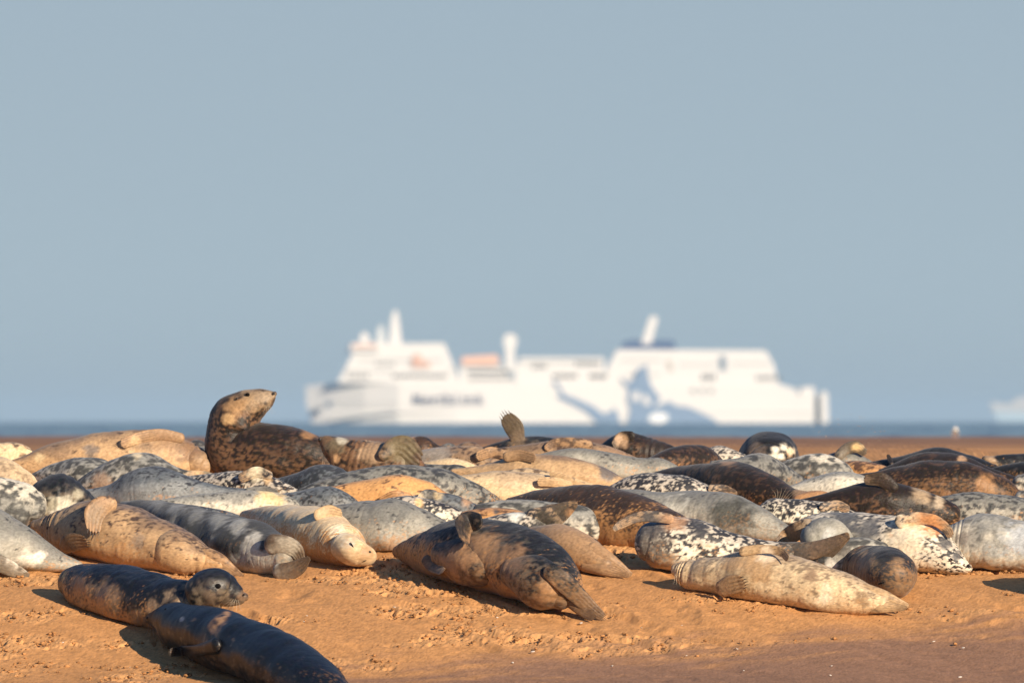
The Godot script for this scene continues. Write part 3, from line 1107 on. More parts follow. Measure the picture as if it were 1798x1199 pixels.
	seal("big dark brown seal dusted with sand, lying on its side on the open slope", "black", 990, 1082,
		[699, 969, 11, 712, 968, 18, 730, 969, 28, 762, 971, 44, 810, 970, 59, 860, 974, 64, 910, 987, 61, 950, 1004, 54, 974, 1019, 47, 990, 1030, 37, 1000, 1038, 25],
		{"back": Vector3(0.15, 1.0, -0.45), "at": -0.06, "sand": 0.85, "sand_to": 0.34, "folds": [[0.0, 0.24, 6, 0.13]], "more": [[0.12, 0.1, 905, 1006, 30, 940, 1018, 44, 968, 1032, 42, 988, 1043, 28], [0.1, 0.1, 780, 975, 26, 815, 985, 40, 850, 996, 34, 872, 1005, 20]], "claws": true,
		"flippers": [[0.6, 1.35, 838, 915, 15, 824, 916, 19, 813, 927, 20, 814, 944, 15], [0.9, 1.1, 748, 982, 10, 760, 995, 11, 776, 1003, 8], [0.8, 0.8, 968, 1004, 16, 990, 1022, 18, 1014, 1045, 16, 1038, 1068, 13, 1054, 1080, 9], [0.2, 0, 988, 1040, 15, 1010, 1060, 13, 1030, 1076, 11, 1040, 1083, 8]],
		"marks": [[850, 965, 40, Vector3(0.30, 0.175, 0.09)], [800, 985, 34, Vector3(0.32, 0.18, 0.09)], [900, 985, 30, Vector3(0.22, 0.13, 0.075)], [960, 1035, 24, Vector3(0.3, 0.17, 0.085)], [758, 992, 10, Vector3(0.3, 0.18, 0.1)]]})
	seal("plain light brown seal, hind flippers on the sand, behind the big dark brown one", "tan", 985, 1010,
		[940, 945, 22, 985, 957, 37, 1022, 971, 34, 1048, 984, 24, 1066, 992, 15],
		{"back": up, "contrast": 0.25, "sand": 0.3, "sand_to": 0.14,
		"flippers": [[0.02, 0, 1040, 968, 18, 1066, 983, 15, 1090, 998, 10, 1106, 1008, 5], [0.15, 0, 1030, 990, 15, 1060, 999, 12, 1086, 1006, 8, 1102, 1010, 5]],
		"marks": [[1000, 950, 70, Vector3(0.30, 0.185, 0.10)]]})
	seal("white seal with bold black patches, hind flippers raised, behind the pale speckled one", "white", 1000, 1004,
		[1140, 951, 36, 1152, 953, 42, 1178, 955, 47, 1222, 956, 43, 1270, 963, 33, 1320, 967, 23, 1370, 968, 17, 1404, 966, 15],
		{"back": Vector3(0, 1.0, 0.0), "at": -0.08, "freq": 0.85, "sand": 0.5, "sand_to": 0.1, "free_from": 0.75, "cap": 0.7, "more": [[0.15, 0.1, 1165, 962, 30, 1200, 968, 34, 1235, 970, 24]],
		"flippers": [[0.7, 1.25, 1176, 911, 9, 1150, 907, 10, 1120, 908, 9, 1092, 920, 8, 1080, 928, 5], [0.6, 10.3, 1390, 968, 15, 1430, 966, 16, 1462, 954, 12, 1488, 940, 6], [0.8, 10.35, 1408, 994, 10, 1436, 986, 12, 1464, 966, 9, 1490, 944, 4]],
		"marks": [[1180, 915, 26, Vector3(0.36, 0.21, 0.12)], [1140, 930, 34, Vector3(0.08, 0.075, 0.075)], [1150, 975, 40, Vector3(0.12, 0.1, 0.085)], [1230, 925, 18, Vector3(0.045, 0.045, 0.05)], [1400, 968, 40, Vector3(0.08, 0.07, 0.06)], [1450, 962, 40, Vector3(0.16, 0.11, 0.075)], [1460, 980, 30, Vector3(0.12, 0.085, 0.055)]]})
	seal("pale speckled seal stretched out nearest on the right slope, whiskered head and folded flipper", "pale", 1034, 1082,
		[1189, 1000, 12, 1197, 1002, 18, 1225, 1008, 27, 1265, 1011, 36, 1310, 1012, 47, 1360, 1017, 48, 1410, 1028, 46, 1460, 1041, 43, 1500, 1049, 35, 1530, 1055, 25, 1552, 1058, 15],
		{"back": Vector3(0.1, 1.0, -0.5), "at": -0.02, "freq": 1.3, "contrast": 0.7, "sand": 0.3, "sand_to": 0.1, "folds": [[0.02, 0.28, 6, 0.12]], "claws": true,
		"flippers": [[0.5, 0.9, 1305, 968, 9, 1340, 964, 8, 1370, 968, 8, 1382, 979, 7], [0.85, 1.06, 1268, 1034, 15, 1284, 1027, 18, 1298, 1024, 16], [0.02, 0, 1516, 1040, 17, 1550, 1049, 14, 1578, 1058, 8, 1592, 1063, 5], [0.12, 0, 1512, 1062, 15, 1546, 1065, 12, 1574, 1067, 7, 1588, 1067, 5]],
		"whiskers": [[1190, 1010, 4, 18, 5, 8]],
		"marks": [[1330, 1000, 34, Vector3(0.36, 0.23, 0.12)], [1290, 990, 26, Vector3(0.40, 0.26, 0.14)], [1424, 1012, 15, Vector3(0.24, 0.16, 0.1)], [1345, 975, 16, Vector3(0.62, 0.5, 0.36)], [1230, 1000, 18, Vector3(0.28, 0.21, 0.14)], [1450, 1050, 20, Vector3(0.7, 0.6, 0.44)], [1515, 1050, 16, Vector3(0.24, 0.16, 0.09)]]})
	seal("white bellied seal on its back with black spots, flipper over an orange stained armpit", "white", 978, 1010,
		[1394, 928, 9, 1430, 930, 27, 1480, 938, 39, 1540, 948, 45, 1590, 955, 48, 1630, 963, 44, 1658, 978, 33, 1678, 989, 22, 1695, 996, 12, 1703, 998, 7],
		{"back": Vector3(-0.9, 0.7, -0.3), "at": 0.05, "freq": 1.2, "sand": 0.2, "sand_to": 0.08, "cap": 0.7,
		"flippers": [[0.3, 0.75, 1582, 915, 12, 1612, 910, 11, 1642, 914, 10, 1662, 928, 9, 1668, 937, 8], [1.0, 1.5, 1420, 922, 13, 1402, 931, 16, 1384, 942, 15, 1372, 950, 10]],
		"eyes": [[1672, 982, 4, 0.35, -0.7]], "nostrils": [[1702, 993, 3.0, 1.0]],
		"marks": [[1565, 940, 7, Vector3(0.36, 0.16, 0.06)], [1630, 920, 26, Vector3(0.55, 0.25, 0.1)], [1600, 925, 20, Vector3(0.60, 0.36, 0.18)], [1590, 955, 46, Vector3(0.72, 0.62, 0.46)], [1480, 912, 34, Vector3(0.075, 0.08, 0.09)], [1520, 930, 30, Vector3(0.10, 0.10, 0.105)], [1393, 938, 26, Vector3(0.36, 0.22, 0.11)], [1660, 955, 14, Vector3(0.06, 0.06, 0.065)], [1682, 975, 10, Vector3(0.06, 0.06, 0.065)]]})
	seal("rounded bluish white rump lying against the black spotted white belly", "grey", 1000, 1000,
		[1428, 946, 26, 1444, 940, 31, 1462, 942, 30, 1484, 955, 22, 1500, 965, 10], {"back": Vector3(-1, 0.5, 0.2), "at": 0.5, "contrast": 0.4, "marks": [[1455, 945, 16, Vector3(0.42, 0.42, 0.40)]]})
	seal("white seal with a dark saddle squeezed behind the round dark head", "cloud", 1006, 1010,
		[1420, 1010, 10, 1446, 992, 24, 1478, 978, 33, 1515, 970, 28, 1548, 968, 18], {"back": Vector3(0, 1, 0), "at": -0.05, "free": 2.0,
		"marks": [[1480, 968, 20, Vector3(0.09, 0.08, 0.07)], [1505, 975, 14, Vector3(0.12, 0.1, 0.085)], [1460, 992, 12, Vector3(0.72, 0.68, 0.6)], [1488, 996, 10, Vector3(0.72, 0.68, 0.6)]]})
	seal("dark sleeping seal seen head on, round sandy head behind the pale speckled seal", "black", 1040, 1046,
		[1492, 988, 24, 1512, 992, 34, 1535, 1000, 42, 1556, 1006, 46, 1568, 1012, 42, 1574, 1018, 30],
		{"dz": [1.0, 0.75, 0.45, 0.12, -0.08, -0.2], "back": Vector3(0.3, 0.8, 0.6), "contrast": 0.7, "zw": 0.0, "sand": 0.35, "sand_to": 0.25, "folds": [[0.1, 0.6, 5, 0.07]], "cap": 0.6,
		"eyes": [[1548, 1024, 6, 0.3, 0.3]], "marks": [[1530, 1010, 14, Vector3(0.03, 0.032, 0.045)], [1575, 992, 16, Vector3(0.17, 0.11, 0.065)], [1545, 1005, 22, Vector3(0.05, 0.042, 0.036)], [1565, 1030, 18, Vector3(0.045, 0.04, 0.036)], [1520, 985, 20, Vector3(0.28, 0.18, 0.1)]]})
	seal("shiny grey white bulging seal, cut by the frame, touching the upturned head", "cloud", 1000, 1000,
		[1666, 940, 18, 1694, 944, 37, 1736, 951, 50, 1790, 959, 46, 1850, 970, 44, 1910, 982, 22], {"back": Vector3(0.6, 0.7, 0.1), "at": 0.3, "contrast": 0.6, "sand": 0.4, "sand_to": 0.1, "folds": [[0.0, 0.24, 4, 0.08]],
		"marks": [[1800, 950, 40, Vector3(0.32, 0.34, 0.36)], [1690, 945, 18, Vector3(0.26, 0.23, 0.2)], [1740, 965, 16, Vector3(0.3, 0.3, 0.28)]]})
	seal("dark seal just outside the frame on the open sand, shading it", "black", 1046, 1060, [1830, 990, 26, 1870, 1000, 48, 1930, 1012, 54, 2000, 1024, 46, 2060, 1034, 20], {"back": up})
	# second row
	seal("cloudy white and charcoal seal with a blunt round end, cut off by the frame", "cloud", 940, 938, [-120, 885, 44, -60, 884, 48, 0, 883, 46, 40, 887, 40, 58, 891, 30], {"back": Vector3(0.2, -0.6, 0.8), "at": 0.06, "cap": 0.75})
	seal("dark arched seal with a white throat and creased neck, between two pale seals", "black", 932, 930,
		[58, 888, 28, 76, 884, 44, 100, 884, 52, 128, 892, 44, 150, 900, 30, 166, 910, 14], {"back": Vector3(-0.1, 1, -0.2), "folds": [[0.2, 0.9, 6, 0.08]],
		"marks": [[100, 895, 22, Vector3(0.6, 0.56, 0.46)], [118, 885, 16, Vector3(0.5, 0.46, 0.36)], [92, 885, 12, Vector3(0.28, 0.25, 0.18)], [135, 868, 10, Vector3(0.3, 0.27, 0.2)]]})
	seal("black and white blotched seal, dark strip seen just above the plain grey flank", "white", 930, 928, [682, 884, 10, 715, 890, 20, 748, 898, 23, 782, 905, 19, 818, 912, 11], {"back": up, "at": -0.06, "marks": [[735, 882, 9, Vector3(0.6, 0.4, 0.2)]]})
	seal("small blue brown seal with a folded flipper, behind the black and white blotched strip", "blue", 916, 914,
		[728, 878, 9, 758, 884, 21, 798, 889, 20, 830, 895, 12, 842, 898, 8], {"back": up, "flippers": [[0.5, 0.9, 762, 868, 8, 748, 868, 9, 738, 876, 8]], "marks": [[735, 872, 12, Vector3(0.4, 0.32, 0.22)], [770, 872, 10, Vector3(0.4, 0.32, 0.2)], [820, 878, 12, Vector3(0.3, 0.19, 0.12)]]})
	seal("white and grey seal with a blunt round rump in the middle of the herd", "cloud", 956, 955, [840, 898, 13, 885, 903, 26, 945, 909, 30, 1000, 918, 34, 1028, 924, 32, 1040, 928, 26], {"back": up, "at": 0.08, "cap": 0.8})
	seal("low brown seal, narrow strip of back before the white and grey rump", "orange", 962, 962, [815, 906, 9, 850, 908, 16, 900, 912, 19, 945, 920, 10], {"back": up, "marks": [[870, 900, 6, Vector3(0.08, 0.07, 0.07)]]})
	seal("spotted seal holding up its dark mottled hind flippers in the middle of the herd", "white", 970, 970,
		[845, 925, 14, 890, 924, 22, 932, 920, 22, 962, 914, 17, 978, 908, 14], {"back": up, "at": -0.1, "free_from": 0.7,
		"flippers": [[0.7, 10.08, 935, 908, 15, 968, 902, 16, 996, 890, 10, 1010, 884, 5], [0.8, 10.12, 956, 926, 12, 980, 912, 11, 1000, 897, 7, 1012, 887, 3]],
		"marks": [[958, 912, 22, Vector3(0.04, 0.034, 0.027)], [985, 897, 16, Vector3(0.065, 0.05, 0.035)], [905, 905, 14, Vector3(0.6, 0.6, 0.55)], [1005, 900, 12, Vector3(0.4, 0.22, 0.11)]]})
	seal("large chocolate brown seal with a sandy lower flank beside the spotted seal", "brown", 936, 966,
		[895, 882, 9, 945, 890, 30, 1005, 900, 48, 1065, 912, 57, 1128, 926, 52, 1180, 938, 40, 1222, 946, 20], {"back": up, "contrast": 0.6, "sand": 0.75, "sand_to": 0.27, "at": -0.1})
	seal("silvery grey seal with a fuzzy black patch on its flank", "grey", 934, 948,
		[1030, 866, 13, 1092, 886, 28, 1165, 898, 35, 1230, 903, 41, 1280, 909, 43, 1320, 919, 36, 1356, 931, 24, 1392, 940, 12], {"back": Vector3(0, 1, -0.3), "at": 0.55, "sand": 0.2, "sand_to": 0.1,
		"marks": [[1294, 905, 36, Vector3(0.045, 0.045, 0.04)], [1268, 902, 24, Vector3(0.08, 0.08, 0.07)], [1180, 915, 40, Vector3(0.6, 0.58, 0.5)]]})
	seal("black and white speckled seal with upturned whiskered muzzle, before the black brown seal", "white", 938, 936,
		[1342, 893, 10, 1358, 893, 19, 1392, 900, 25, 1432, 905, 26, 1470, 907, 22, 1505, 912, 12], {"back": up, "at": -0.1, "freq": 1.2, "folds": [[0.1, 0.5, 4, 0.05]],
		"flippers": [[0.4, 0.8, 1445, 890, 8, 1470, 887, 9, 1486, 893, 8]], "whiskers": [[1372, 876, 10, -20, 7, 18]]})
	seal("black brown seal with a raised flipper stub, pale mottling on its rump", "brown", 928, 930,
		[1398, 886, 8, 1450, 884, 18, 1502, 884, 34, 1555, 888, 41, 1608, 893, 36, 1650, 901, 29, 1668, 906, 24], {"back": Vector3(-0.2, 1, 0.2), "at": -0.12, "cap": 0.8,
		"flippers": [[0.2, 0.6, 1568, 856, 12, 1548, 842, 13, 1526, 842, 10]], "marks": [[1620, 870, 22, Vector3(0.3, 0.22, 0.14)], [1650, 880, 14, Vector3(0.35, 0.28, 0.2)], [1600, 900, 26, Vector3(0.02, 0.018, 0.017)]]})
	seal("dark grey frosted seal cut by the frame, between massive brown and shiny white seals", "grey", 922, 922, [1635, 884, 10, 1686, 894, 29, 1750, 902, 36, 1820, 910, 32, 1880, 916, 14], {"back": up, "at": -0.05})
	# third row
	seal("blue grey seal with dark flecks on its back, behind the tan two-flipper seal", "blue", 896, 900,
		[142, 870, 9, 190, 871, 20, 230, 868, 39, 270, 865, 45, 312, 867, 38, 352, 869, 25, 400, 868, 13, 440, 866, 8], {"back": Vector3(0, 1, -0.4), "at": 0.28, "sb": 0.5, "flippers": [[0.6, 0.9, 435, 864, 8, 462, 862, 9, 482, 866, 7]]})
	seal("white seal with black flecks and a pale folded fore flipper on top", "white", 882, 884,
		[325, 852, 16, 378, 851, 21, 430, 851, 23, 478, 856, 18, 522, 868, 8], {"back": up, "at": -0.03, "freq": 1.3, "flippers": [[0.4, 0.9, 472, 835, 8, 450, 829, 10, 426, 838, 9]], "marks": [[450, 830, 18, Vector3(0.62, 0.54, 0.38)], [470, 845, 10, Vector3(0.5, 0.35, 0.2)]]})
	seal("pale seal with fine dark spots and a yellowish rump, behind the black backed seal", "cloud", 914, 912,
		[262, 886, 6, 315, 889, 17, 375, 889, 23, 436, 886, 26, 490, 886, 20, 530, 894, 9], {"back": up, "at": 0.34, "freq": 1.9, "marks": [[470, 868, 22, Vector3(0.55, 0.42, 0.22)], [490, 878, 14, Vector3(0.45, 0.34, 0.19)]]})
	seal("thin dark blue back with a rusty flipper, wedged behind the black backed seal", "blue", 921, 924,
		[255, 896, 17, 320, 908, 24, 390, 920, 24, 446, 934, 18, 482, 946, 8], {"back": up, "at": -0.15, "marks": [[300, 880, 12, Vector3(0.4, 0.22, 0.1)], [285, 880, 8, Vector3(0.25, 0.15, 0.08)]]})
	seal("small shaded blue seal with dark spots at one end, before the orange seal", "blue", 910, 912, [488, 877, 10, 528, 881, 20, 572, 881, 28, 602, 886, 23, 630, 893, 10], {"back": Vector3(0.8, 0.3, 0.3), "at": 0.03, "freq": 1.3})
	seal("orange tan seal with dark brown spots and a folded flipper low on its side", "orange", 902, 902,
		[585, 864, 11, 638, 870, 29, 690, 872, 38, 742, 875, 32, 776, 879, 17, 800, 884, 7], {"back": side, "flippers": [[0.9, 1.02, 716, 876, 11, 694, 874, 13, 674, 880, 10]], "at": 0.12})
	seal("long grey seal with charcoal dapples and a whiskered head, arched over the orange seal", "grey", 893, 893,
		[528, 864, 7, 568, 865, 25, 630, 864, 40, 700, 863, 46, 760, 863, 43, 806, 867, 32, 846, 876, 20, 872, 884, 12, 886, 888, 7], {"back": up, "at": -0.1, "freq": 0.9, "folds": [[0.72, 0.95, 5, 0.05]], "whiskers": [[868, 876, 12, -16, 6, 12], [815, 860, -10, -14, 4, 8]]})
	seal("cream seal lying belly up, two pale flippers meeting at one end", "pale", 888, 890,
		[796, 842, 6, 848, 852, 23, 908, 858, 30, 960, 862, 29, 1010, 868, 18, 1048, 874, 7], {"back": Vector3(-0.5, 0.8, 0.1), "at": 0.3,
		"flippers": [[0.2, 0.8, 1040, 856, 7, 1010, 846, 7, 985, 836, 7, 970, 832, 6], [0.9, 1.05, 1000, 851, 8, 972, 846, 9, 950, 846, 8]]})
	seal("narrow pale back showing between the cream seal and the smooth tan one", "pale", 880, 880, [880, 834, 6, 925, 836, 15, 960, 839, 12, 990, 844, 5], {"back": up})
	seal("smooth tan seal with one flipper laid across its chest, behind the cream one", "tan", 872, 874,
		[795, 828, 5, 852, 835, 20, 915, 839, 41, 980, 841, 43, 1042, 845, 31, 1092, 852, 13], {"back": side, "contrast": 0.35, "at": 0.3, "fw": 0.36, "flippers": [[0.55, 0.9, 890, 802, 9, 912, 799, 10, 934, 804, 9]], "marks": [[1070, 826, 24, Vector3(0.1, 0.09, 0.09)]]})
	seal("white seal heavily flecked with black, low in front of the long chocolate back", "white", 894, 892, [1070, 860, 7, 1108, 861, 26, 1158, 863, 33, 1206, 865, 29, 1248, 870, 17, 1292, 874, 7], {"back": up, "at": -0.1, "freq": 1.2, "flippers": [[0.5, 0.9, 1250, 858, 8, 1272, 860, 9, 1290, 866, 6]]})
	seal("dark chocolate seal stretched out, whiskered muzzle pointing right", "brown", 872, 900,
		[1138, 838, 7, 1200, 843, 25, 1255, 852, 41, 1300, 857, 44, 1346, 867, 35, 1384, 874, 20, 1412, 874, 13, 1432, 874, 9], {"back": up, "at": 0.05, "whiskers": [[1412, 864, 10, -12, 5, 10]], "marks": [[1405, 868, 16, Vector3(0.32, 0.2, 0.11)], [1280, 812, 16, Vector3(0.26, 0.15, 0.08)]]})
	seal("sandy tan muzzle of a seal lying behind the speckled white one", "orange", 906, 904, [1400, 876, 8, 1424, 875, 13, 1448, 874, 11, 1464, 878, 6], {"back": up, "whiskers": [[1430, 864, 8, -8, 4, 10]], "contrast": 0.3})
	seal("clean pale grey seal with a few sharp black dots", "cloud", 890, 888, [1378, 864, 7, 1428, 866, 29, 1475, 868, 42, 1520, 872, 34, 1562, 878, 12], {"back": Vector3(0, 1, -0.6), "at": 0.45, "freq": 2.0})
	seal("massive dark brown seal with rusty flank at the right of the herd", "brown", 887, 887,
		[1482, 842, 7, 1545, 853, 27, 1608, 857, 46, 1670, 860, 51, 1722, 864, 45, 1762, 870, 32, 1784, 876, 18], {"back": Vector3(-0.1, 1, 0.1), "at": -0.06, "sand": 0.22, "sand_to": 0.22, "marks": [[1732, 848, 18, Vector3(0.24, 0.125, 0.055)], [1742, 866, 16, Vector3(0.22, 0.12, 0.055)]]})
	seal("spotted seal head at the frame edge behind the massive brown seal", "cloud", 872, 872, [1792, 850, 17, 1812, 852, 24, 1850, 856, 30, 1920, 862, 18], {"back": up, "at": -0.1})
	seal("pale seal shoulder at the frame edge above the frosted dark grey back", "cloud", 900, 900, [1794, 876, 15, 1820, 880, 24, 1880, 886, 24, 1930, 890, 12], {"back": up, "at": 0.0, "marks": [[1795, 880, 10, Vector3(0.5, 0.38, 0.25)]]})
	# fourth row
	seal("cream white seal with faint brown blotches, blunt end, cut off by the frame", "pale", 892, 890, [-90, 848, 36, -40, 846, 46, 4, 846, 43, 40, 852, 28, 60, 860, 14], {"back": Vector3(0, -0.3, 0.8), "at": -0.05, "contrast": 0.5})
	seal("white and slate dappled seal behind the dark arched one", "cloud", 866, 868, [56, 838, 7, 95, 838, 24, 132, 842, 38, 172, 846, 40, 205, 854, 28], {"back": Vector3(0.5, 0.8, 0.2), "at": -0.02, "freq": 1.3})
	seal("white seal with slate shoulder and tan sandy flank, below the long tan seal", "cloud", 872, 872,
		[135, 858, 11, 172, 852, 31, 210, 846, 43, 246, 842, 47, 286, 846, 38, 326, 844, 19, 368, 842, 9], {"back": Vector3(-0.6, 0.8, 0.1), "at": 0.0, "freq": 1.2, "flippers": [[0.6, 0.95, 326, 834, 8, 350, 834, 8, 370, 836, 6]], "marks": [[180, 848, 20, Vector3(0.36, 0.25, 0.17)], [345, 835, 20, Vector3(0.5, 0.32, 0.17)], [240, 798, 10, Vector3(0.6, 0.5, 0.34)]]})
	seal("long tan seal on its side in the back row, flipper resting on its belly", "tan", 848, 850,
		[22, 814, 7, 48, 812, 14, 90, 806, 27, 150, 803, 38, 200, 800, 44, 250, 800, 46, 300, 806, 43, 335, 814, 35, 358, 820, 26, 374, 824, 17],
		{"back": Vector3(0.3, 1, -0.4), "at": 0.4, "folds": [[0.7, 0.98, 6, 0.12]], "more": [[0.5, 0.75, 338, 810, 24, 352, 816, 23, 358, 819, 17]], "flippers": [[0.35, 0.85, 316, 769, 9, 282, 763, 10, 246, 768, 11, 218, 778, 9]],
		"marks": [[330, 790, 24, Vector3(0.2, 0.12, 0.07)], [290, 770, 26, Vector3(0.26, 0.16, 0.09)], [355, 815, 16, Vector3(0.3, 0.2, 0.12)], [160, 792, 14, Vector3(0.16, 0.13, 0.11)], [68, 805, 9, Vector3(0.5, 0.38, 0.22)], [235, 775, 14, Vector3(0.42, 0.28, 0.15)]], "claws": true})
	seal("pale cream back at the frame edge beyond the cream white seal", "pale", 838, 838, [-60, 800, 22, -10, 798, 21, 30, 796, 18, 62, 804, 8], {"back": side, "marks": [[38, 790, 10, Vector3(0.55, 0.36, 0.2)]]})
	seal("brown mottled seal sitting up with raised head, above all the others", "brown", 850, 850,
		[482, 691, 4, 477, 694, 10, 468, 699, 18, 451, 707, 26, 433, 718, 35, 416, 736, 46, 409, 760, 47, 412, 786, 51, 444, 798, 55, 495, 798, 54, 542, 804, 43, 578, 815, 27, 610, 826, 10],
		{"back": Vector3(0.2, 0.9, 0.2), "free": 0.55, "at": 0.1, "freq": 1.3, "cap": 0.9, "sand": 0.0,
		"eyes": [[434, 693, 4.2, 0.8]], "nostrils": [[480, 691, 2.8, 0.8, -0.5], [415, 700, 2.0, 1.0]], "whiskers": [[470, 712, 2, 16, 5, 8]],
		"marks": [[440, 700, 30, Vector3(0.30, 0.205, 0.12)], [468, 697, 20, Vector3(0.26, 0.19, 0.125)], [412, 715, 24, Vector3(0.32, 0.19, 0.09)], [466, 708, 4, Vector3(0.06, 0.045, 0.035)], [400, 735, 12, Vector3(0.42, 0.27, 0.13)], [545, 760, 16, Vector3(0.24, 0.13, 0.06)]]})
	seal("olive brown seal on its back, upside down head, wrinkled neck and round raised flipper", "brown", 864, 866,
		[563, 772, 6, 571, 776, 13, 586, 787, 23, 608, 800, 32, 638, 810, 38, 672, 816, 40, 712, 822, 36, 742, 832, 16],
		{"back": Vector3(0, -0.6, -0.8), "free": 0.35, "at": 0.12, "folds": [[0.3, 0.8, 10, 0.055]], "fw": 0.4,
		"flippers": [[0.4, 0.75, 672, 800, 10, 690, 788, 19, 708, 788, 24, 722, 800, 22]], "nostrils": [[561, 772, 2.6, 1.2]], "whiskers": [[568, 800, 4, 18, 4, 4]],
		"marks": [[585, 782, 22, Vector3(0.13, 0.1, 0.06)], [600, 770, 12, Vector3(0.4, 0.36, 0.28)], [705, 790, 34, Vector3(0.145, 0.115, 0.065)], [650, 795, 26, Vector3(0.3, 0.2, 0.12)], [590, 805, 10, Vector3(0.5, 0.3, 0.15)]]})
	seal("dark navy seal in the shade below the brown one that sits up", "blue", 876, 878, [472, 852, 9, 522, 854, 24, 572, 850, 36, 622, 856, 16], {"back": Vector3(0, 0.5, 0.8), "at": -0.3})
	# back rows
	seal("slim dark back just showing past the head of the long tan seal", "grey", 815, 815, [322, 786, 5, 345, 789, 17, 378, 796, 7], {"back": up, "at": -0.3})
	seal("pale scrap of a seal between the long tan seal and the brown sitter", "cloud", 824, 824, [332, 798, 7, 356, 802, 17, 382, 810, 9], {"back": up})
	seal("rust brown hump of a seal right behind the raised round flipper", "brown", 814, 814, [692, 786, 12, 738, 790, 25, 768, 795, 14, 792, 800, 6], {"back": up, "at": 0.25, "marks": [[715, 770, 16, Vector3(0.4, 0.22, 0.11)]]})
	seal("tiny grey hump, smallest seal of the far row beside the rust brown hump", "grey", 806, 806, [764, 792, 5, 788, 793, 15, 808, 798, 6], {"back": up, "at": 0.0})
	seal("little dun hump left of the raised hind flipper", "tan", 808, 808, [796, 790, 6, 825, 792, 17, 858, 799, 6], {"back": up, "at": -0.2})
	seal("tan and slate seal with a pale clawed flipper hanging over its side", "tan", 842, 842,
		[715, 802, 7, 778, 809, 25, 840, 812, 26, 896, 821, 8], {"back": Vector3(-0.8, 0.6, 0.2), "at": 0.15, "fw": 0.36, "flippers": [[0.5, 0.95, 884, 798, 8, 862, 794, 10, 842, 800, 9]], "claws": true, "marks": [[756, 795, 34, Vector3(0.25, 0.22, 0.19)]]})
	seal("cream strip of a seal under the tan and slate one", "pale", 852, 852, [730, 820, 6, 790, 823, 19, 845, 828, 8], {"back": side, "contrast": 0.2})
	seal("dark grey stub of a seal at the head of the long dappled one", "grey", 862, 862, [742, 822, 8, 782, 830, 14, 808, 834, 17, 834, 842, 8], {"back": up, "at": -0.1})
	seal("black seal in the far row waving one hind flipper straight up", "black", 814, 815,
		[842, 792, 5, 888, 792, 20, 940, 790, 24, 988, 792, 18, 1016, 796, 6], {"back": up, "fw": 0.15, "claws": true, "flippers": [[0.7, 10.0, 912, 788, 12, 909, 770, 13, 903, 752, 17, 894, 739, 15]], "marks": [[897, 741, 4.5, Vector3(0.34, 0.26, 0.16)], [903, 744, 4.5, Vector3(0.34, 0.26, 0.16)], [909, 748, 4, Vector3(0.3, 0.22, 0.13)], [902, 742, 34, Vector3(0.075, 0.055, 0.033)], [908, 772, 18, Vector3(0.12, 0.085, 0.055)]]})
	seal("brown grey seal with a long flipper draped along its back, under the waving flipper", "tan", 832, 834,
		[862, 793, 5, 928, 800, 21, 1000, 803, 31, 1062, 808, 26, 1126, 815, 8], {"back": up, "at": 0.05, "fw": 0.36, "flippers": [[0.3, 0.7, 1034, 781, 8, 1005, 777, 9, 975, 779, 9, 962, 786, 7]], "marks": [[915, 785, 30, Vector3(0.17, 0.115, 0.075)], [1080, 795, 30, Vector3(0.25, 0.16, 0.1)]]})
	seal("long pale grey seal lying low across the middle back row", "grey", 848, 850, [948, 803, 6, 1002, 809, 22, 1062, 818, 25, 1120, 824, 20, 1160, 826, 22, 1198, 832, 8], {"back": up, "at": 0.35})
	seal("dark brown seal with creased neck and a light brown flipper in the far row", "brown", 827, 829,
		[1056, 794, 15, 1088, 797, 39, 1128, 799, 36, 1165, 801, 24, 1200, 804, 12], {"back": Vector3(0.3, 0.8, 0), "at": -0.02, "folds": [[0.4, 0.95, 6, 0.07]], "flippers": [[0.3, 0.8, 1108, 766, 9, 1092, 768, 10, 1082, 780, 9]], "marks": [[1090, 774, 15, Vector3(0.34, 0.22, 0.13)], [1150, 790, 24, Vector3(0.025, 0.018, 0.015)]]})
	seal("dappled chestnut seal next to the creased dark brown one", "brown", 838, 838, [1138, 812, 7, 1180, 812, 25, 1222, 813, 33, 1252, 819, 22, 1272, 825, 8], {"back": up, "at": 0.08, "freq": 1.3})
	seal("small white seal with black flecks in the far row beside the chestnut one", "white", 830, 830, [1236, 798, 9, 1264, 802, 21, 1304, 808, 11], {"back": up, "at": 0.02, "freq": 1.4})
	seal("grey seal with dark cheek and pale rim, arched before the blue black dome", "grey", 862, 862, [1252, 816, 7, 1298, 827, 25, 1335, 830, 35, 1372, 840, 26, 1416, 851, 8], {"back": Vector3(0, 0.4, 0.9), "at": -0.02, "freq": 0.7})
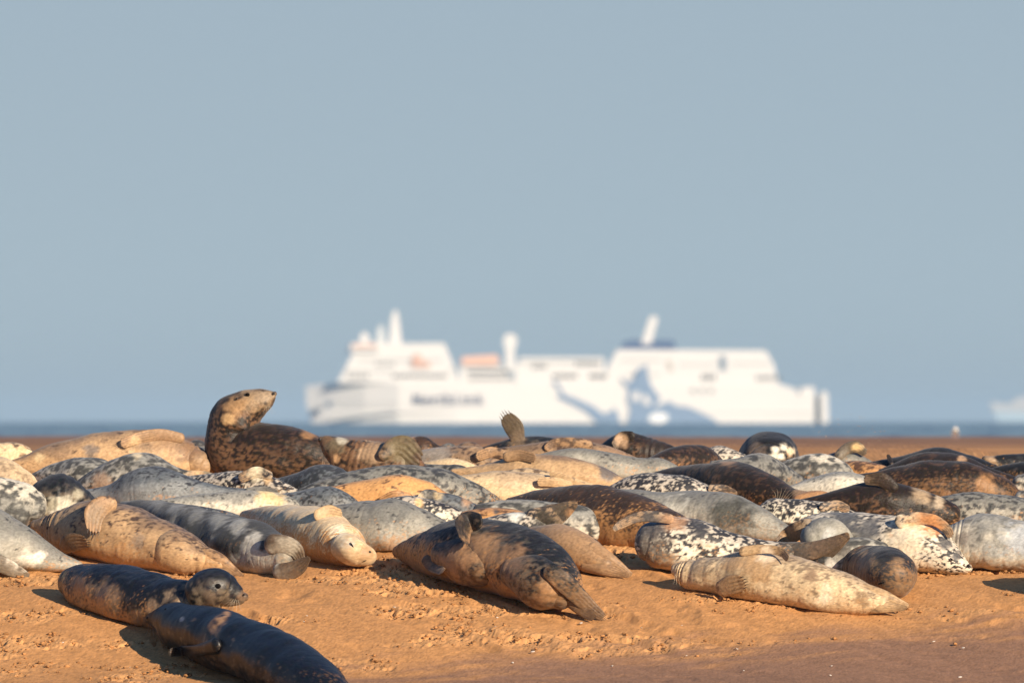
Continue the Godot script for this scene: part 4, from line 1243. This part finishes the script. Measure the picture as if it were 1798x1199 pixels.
	seal("blue black dome of a seal with white splashes, seen from behind", "black", 822, 822,
		[1352, 806, 40, 1352, 804, 45, 1351, 806, 47, 1351, 808, 42, 1351, 810, 32], {"zw": 0.0, "dz": [1.3, 0.9, 0.4, 0.1, 0.0], "back": Vector3(-0.4, 0.9, 0.1), "cap": 0.6, "at": -0.3, "w": 1.15,
		"marks": [[1363, 792, 9, Vector3(0.65, 0.6, 0.5)], [1376, 785, 8, Vector3(0.65, 0.6, 0.5)], [1358, 803, 8, Vector3(0.65, 0.6, 0.5)], [1372, 800, 7, Vector3(0.65, 0.6, 0.5)], [1389, 793, 9, Vector3(0.6, 0.5, 0.35)], [1330, 790, 16, Vector3(0.13, 0.1, 0.08)]]})
	seal("white frosted seal with grey cloudy sides, under the sand flinging flipper", "cloud", 850, 850, [1360, 826, 9, 1400, 829, 28, 1440, 831, 34, 1476, 836, 28, 1496, 842, 14], {"back": Vector3(0, -0.3, 0.9), "at": -0.05})
	seal("grey seal curling one sandy flipper that flings sand", "grey", 832, 832, [1440, 810, 8, 1478, 811, 19, 1510, 815, 16, 1536, 820, 7], {"back": up, "at": 0.4, "fw": 0.55, "flippers": [[0.2, 0.6, 1474, 800, 9, 1488, 788, 10, 1504, 785, 11, 1516, 793, 8]], "marks": [[1505, 786, 12, Vector3(0.6, 0.42, 0.2)]]})
	seal("rusty orange seal with brown patches behind the clean dotted one", "orange", 846, 846, [1462, 824, 10, 1508, 828, 20, 1556, 832, 14, 1594, 838, 5], {"back": up, "at": -0.15})
	seal("brown seal with a lighter ridge, above the massive dark brown one", "brown", 862, 862, [1548, 830, 7, 1604, 833, 33, 1650, 835, 42, 1698, 840, 36, 1745, 846, 22, 1795, 850, 10], {"back": up, "at": -0.02, "marks": [[1690, 805, 8, Vector3(0.35, 0.22, 0.13)]]})
	seal("slate black seal, highest back of the right far row", "black", 842, 842, [1520, 817, 5, 1578, 822, 21, 1640, 824, 38, 1700, 826, 29, 1745, 826, 12], {"back": up, "at": -0.1, "flippers": [[0.1, 0.1, 1566, 815, 4, 1563, 806, 4, 1560, 800, 3]], "fw": 0.6})
	seal("black seal with a small tan face at the right frame edge", "black", 838, 838, [1732, 810, 8, 1778, 815, 18, 1850, 817, 22, 1920, 820, 8], {"back": up, "at": -0.1, "more": [[0.6, 0.8, 1730, 806, 6, 1742, 809, 7, 1753, 811, 4]], "marks": [[1740, 809, 13, Vector3(0.36, 0.25, 0.16)]]})
	seal("brown black back below the small tan face at the frame edge", "black", 852, 852, [1742, 828, 6, 1795, 833, 22, 1860, 836, 20, 1910, 840, 8], {"back": up})
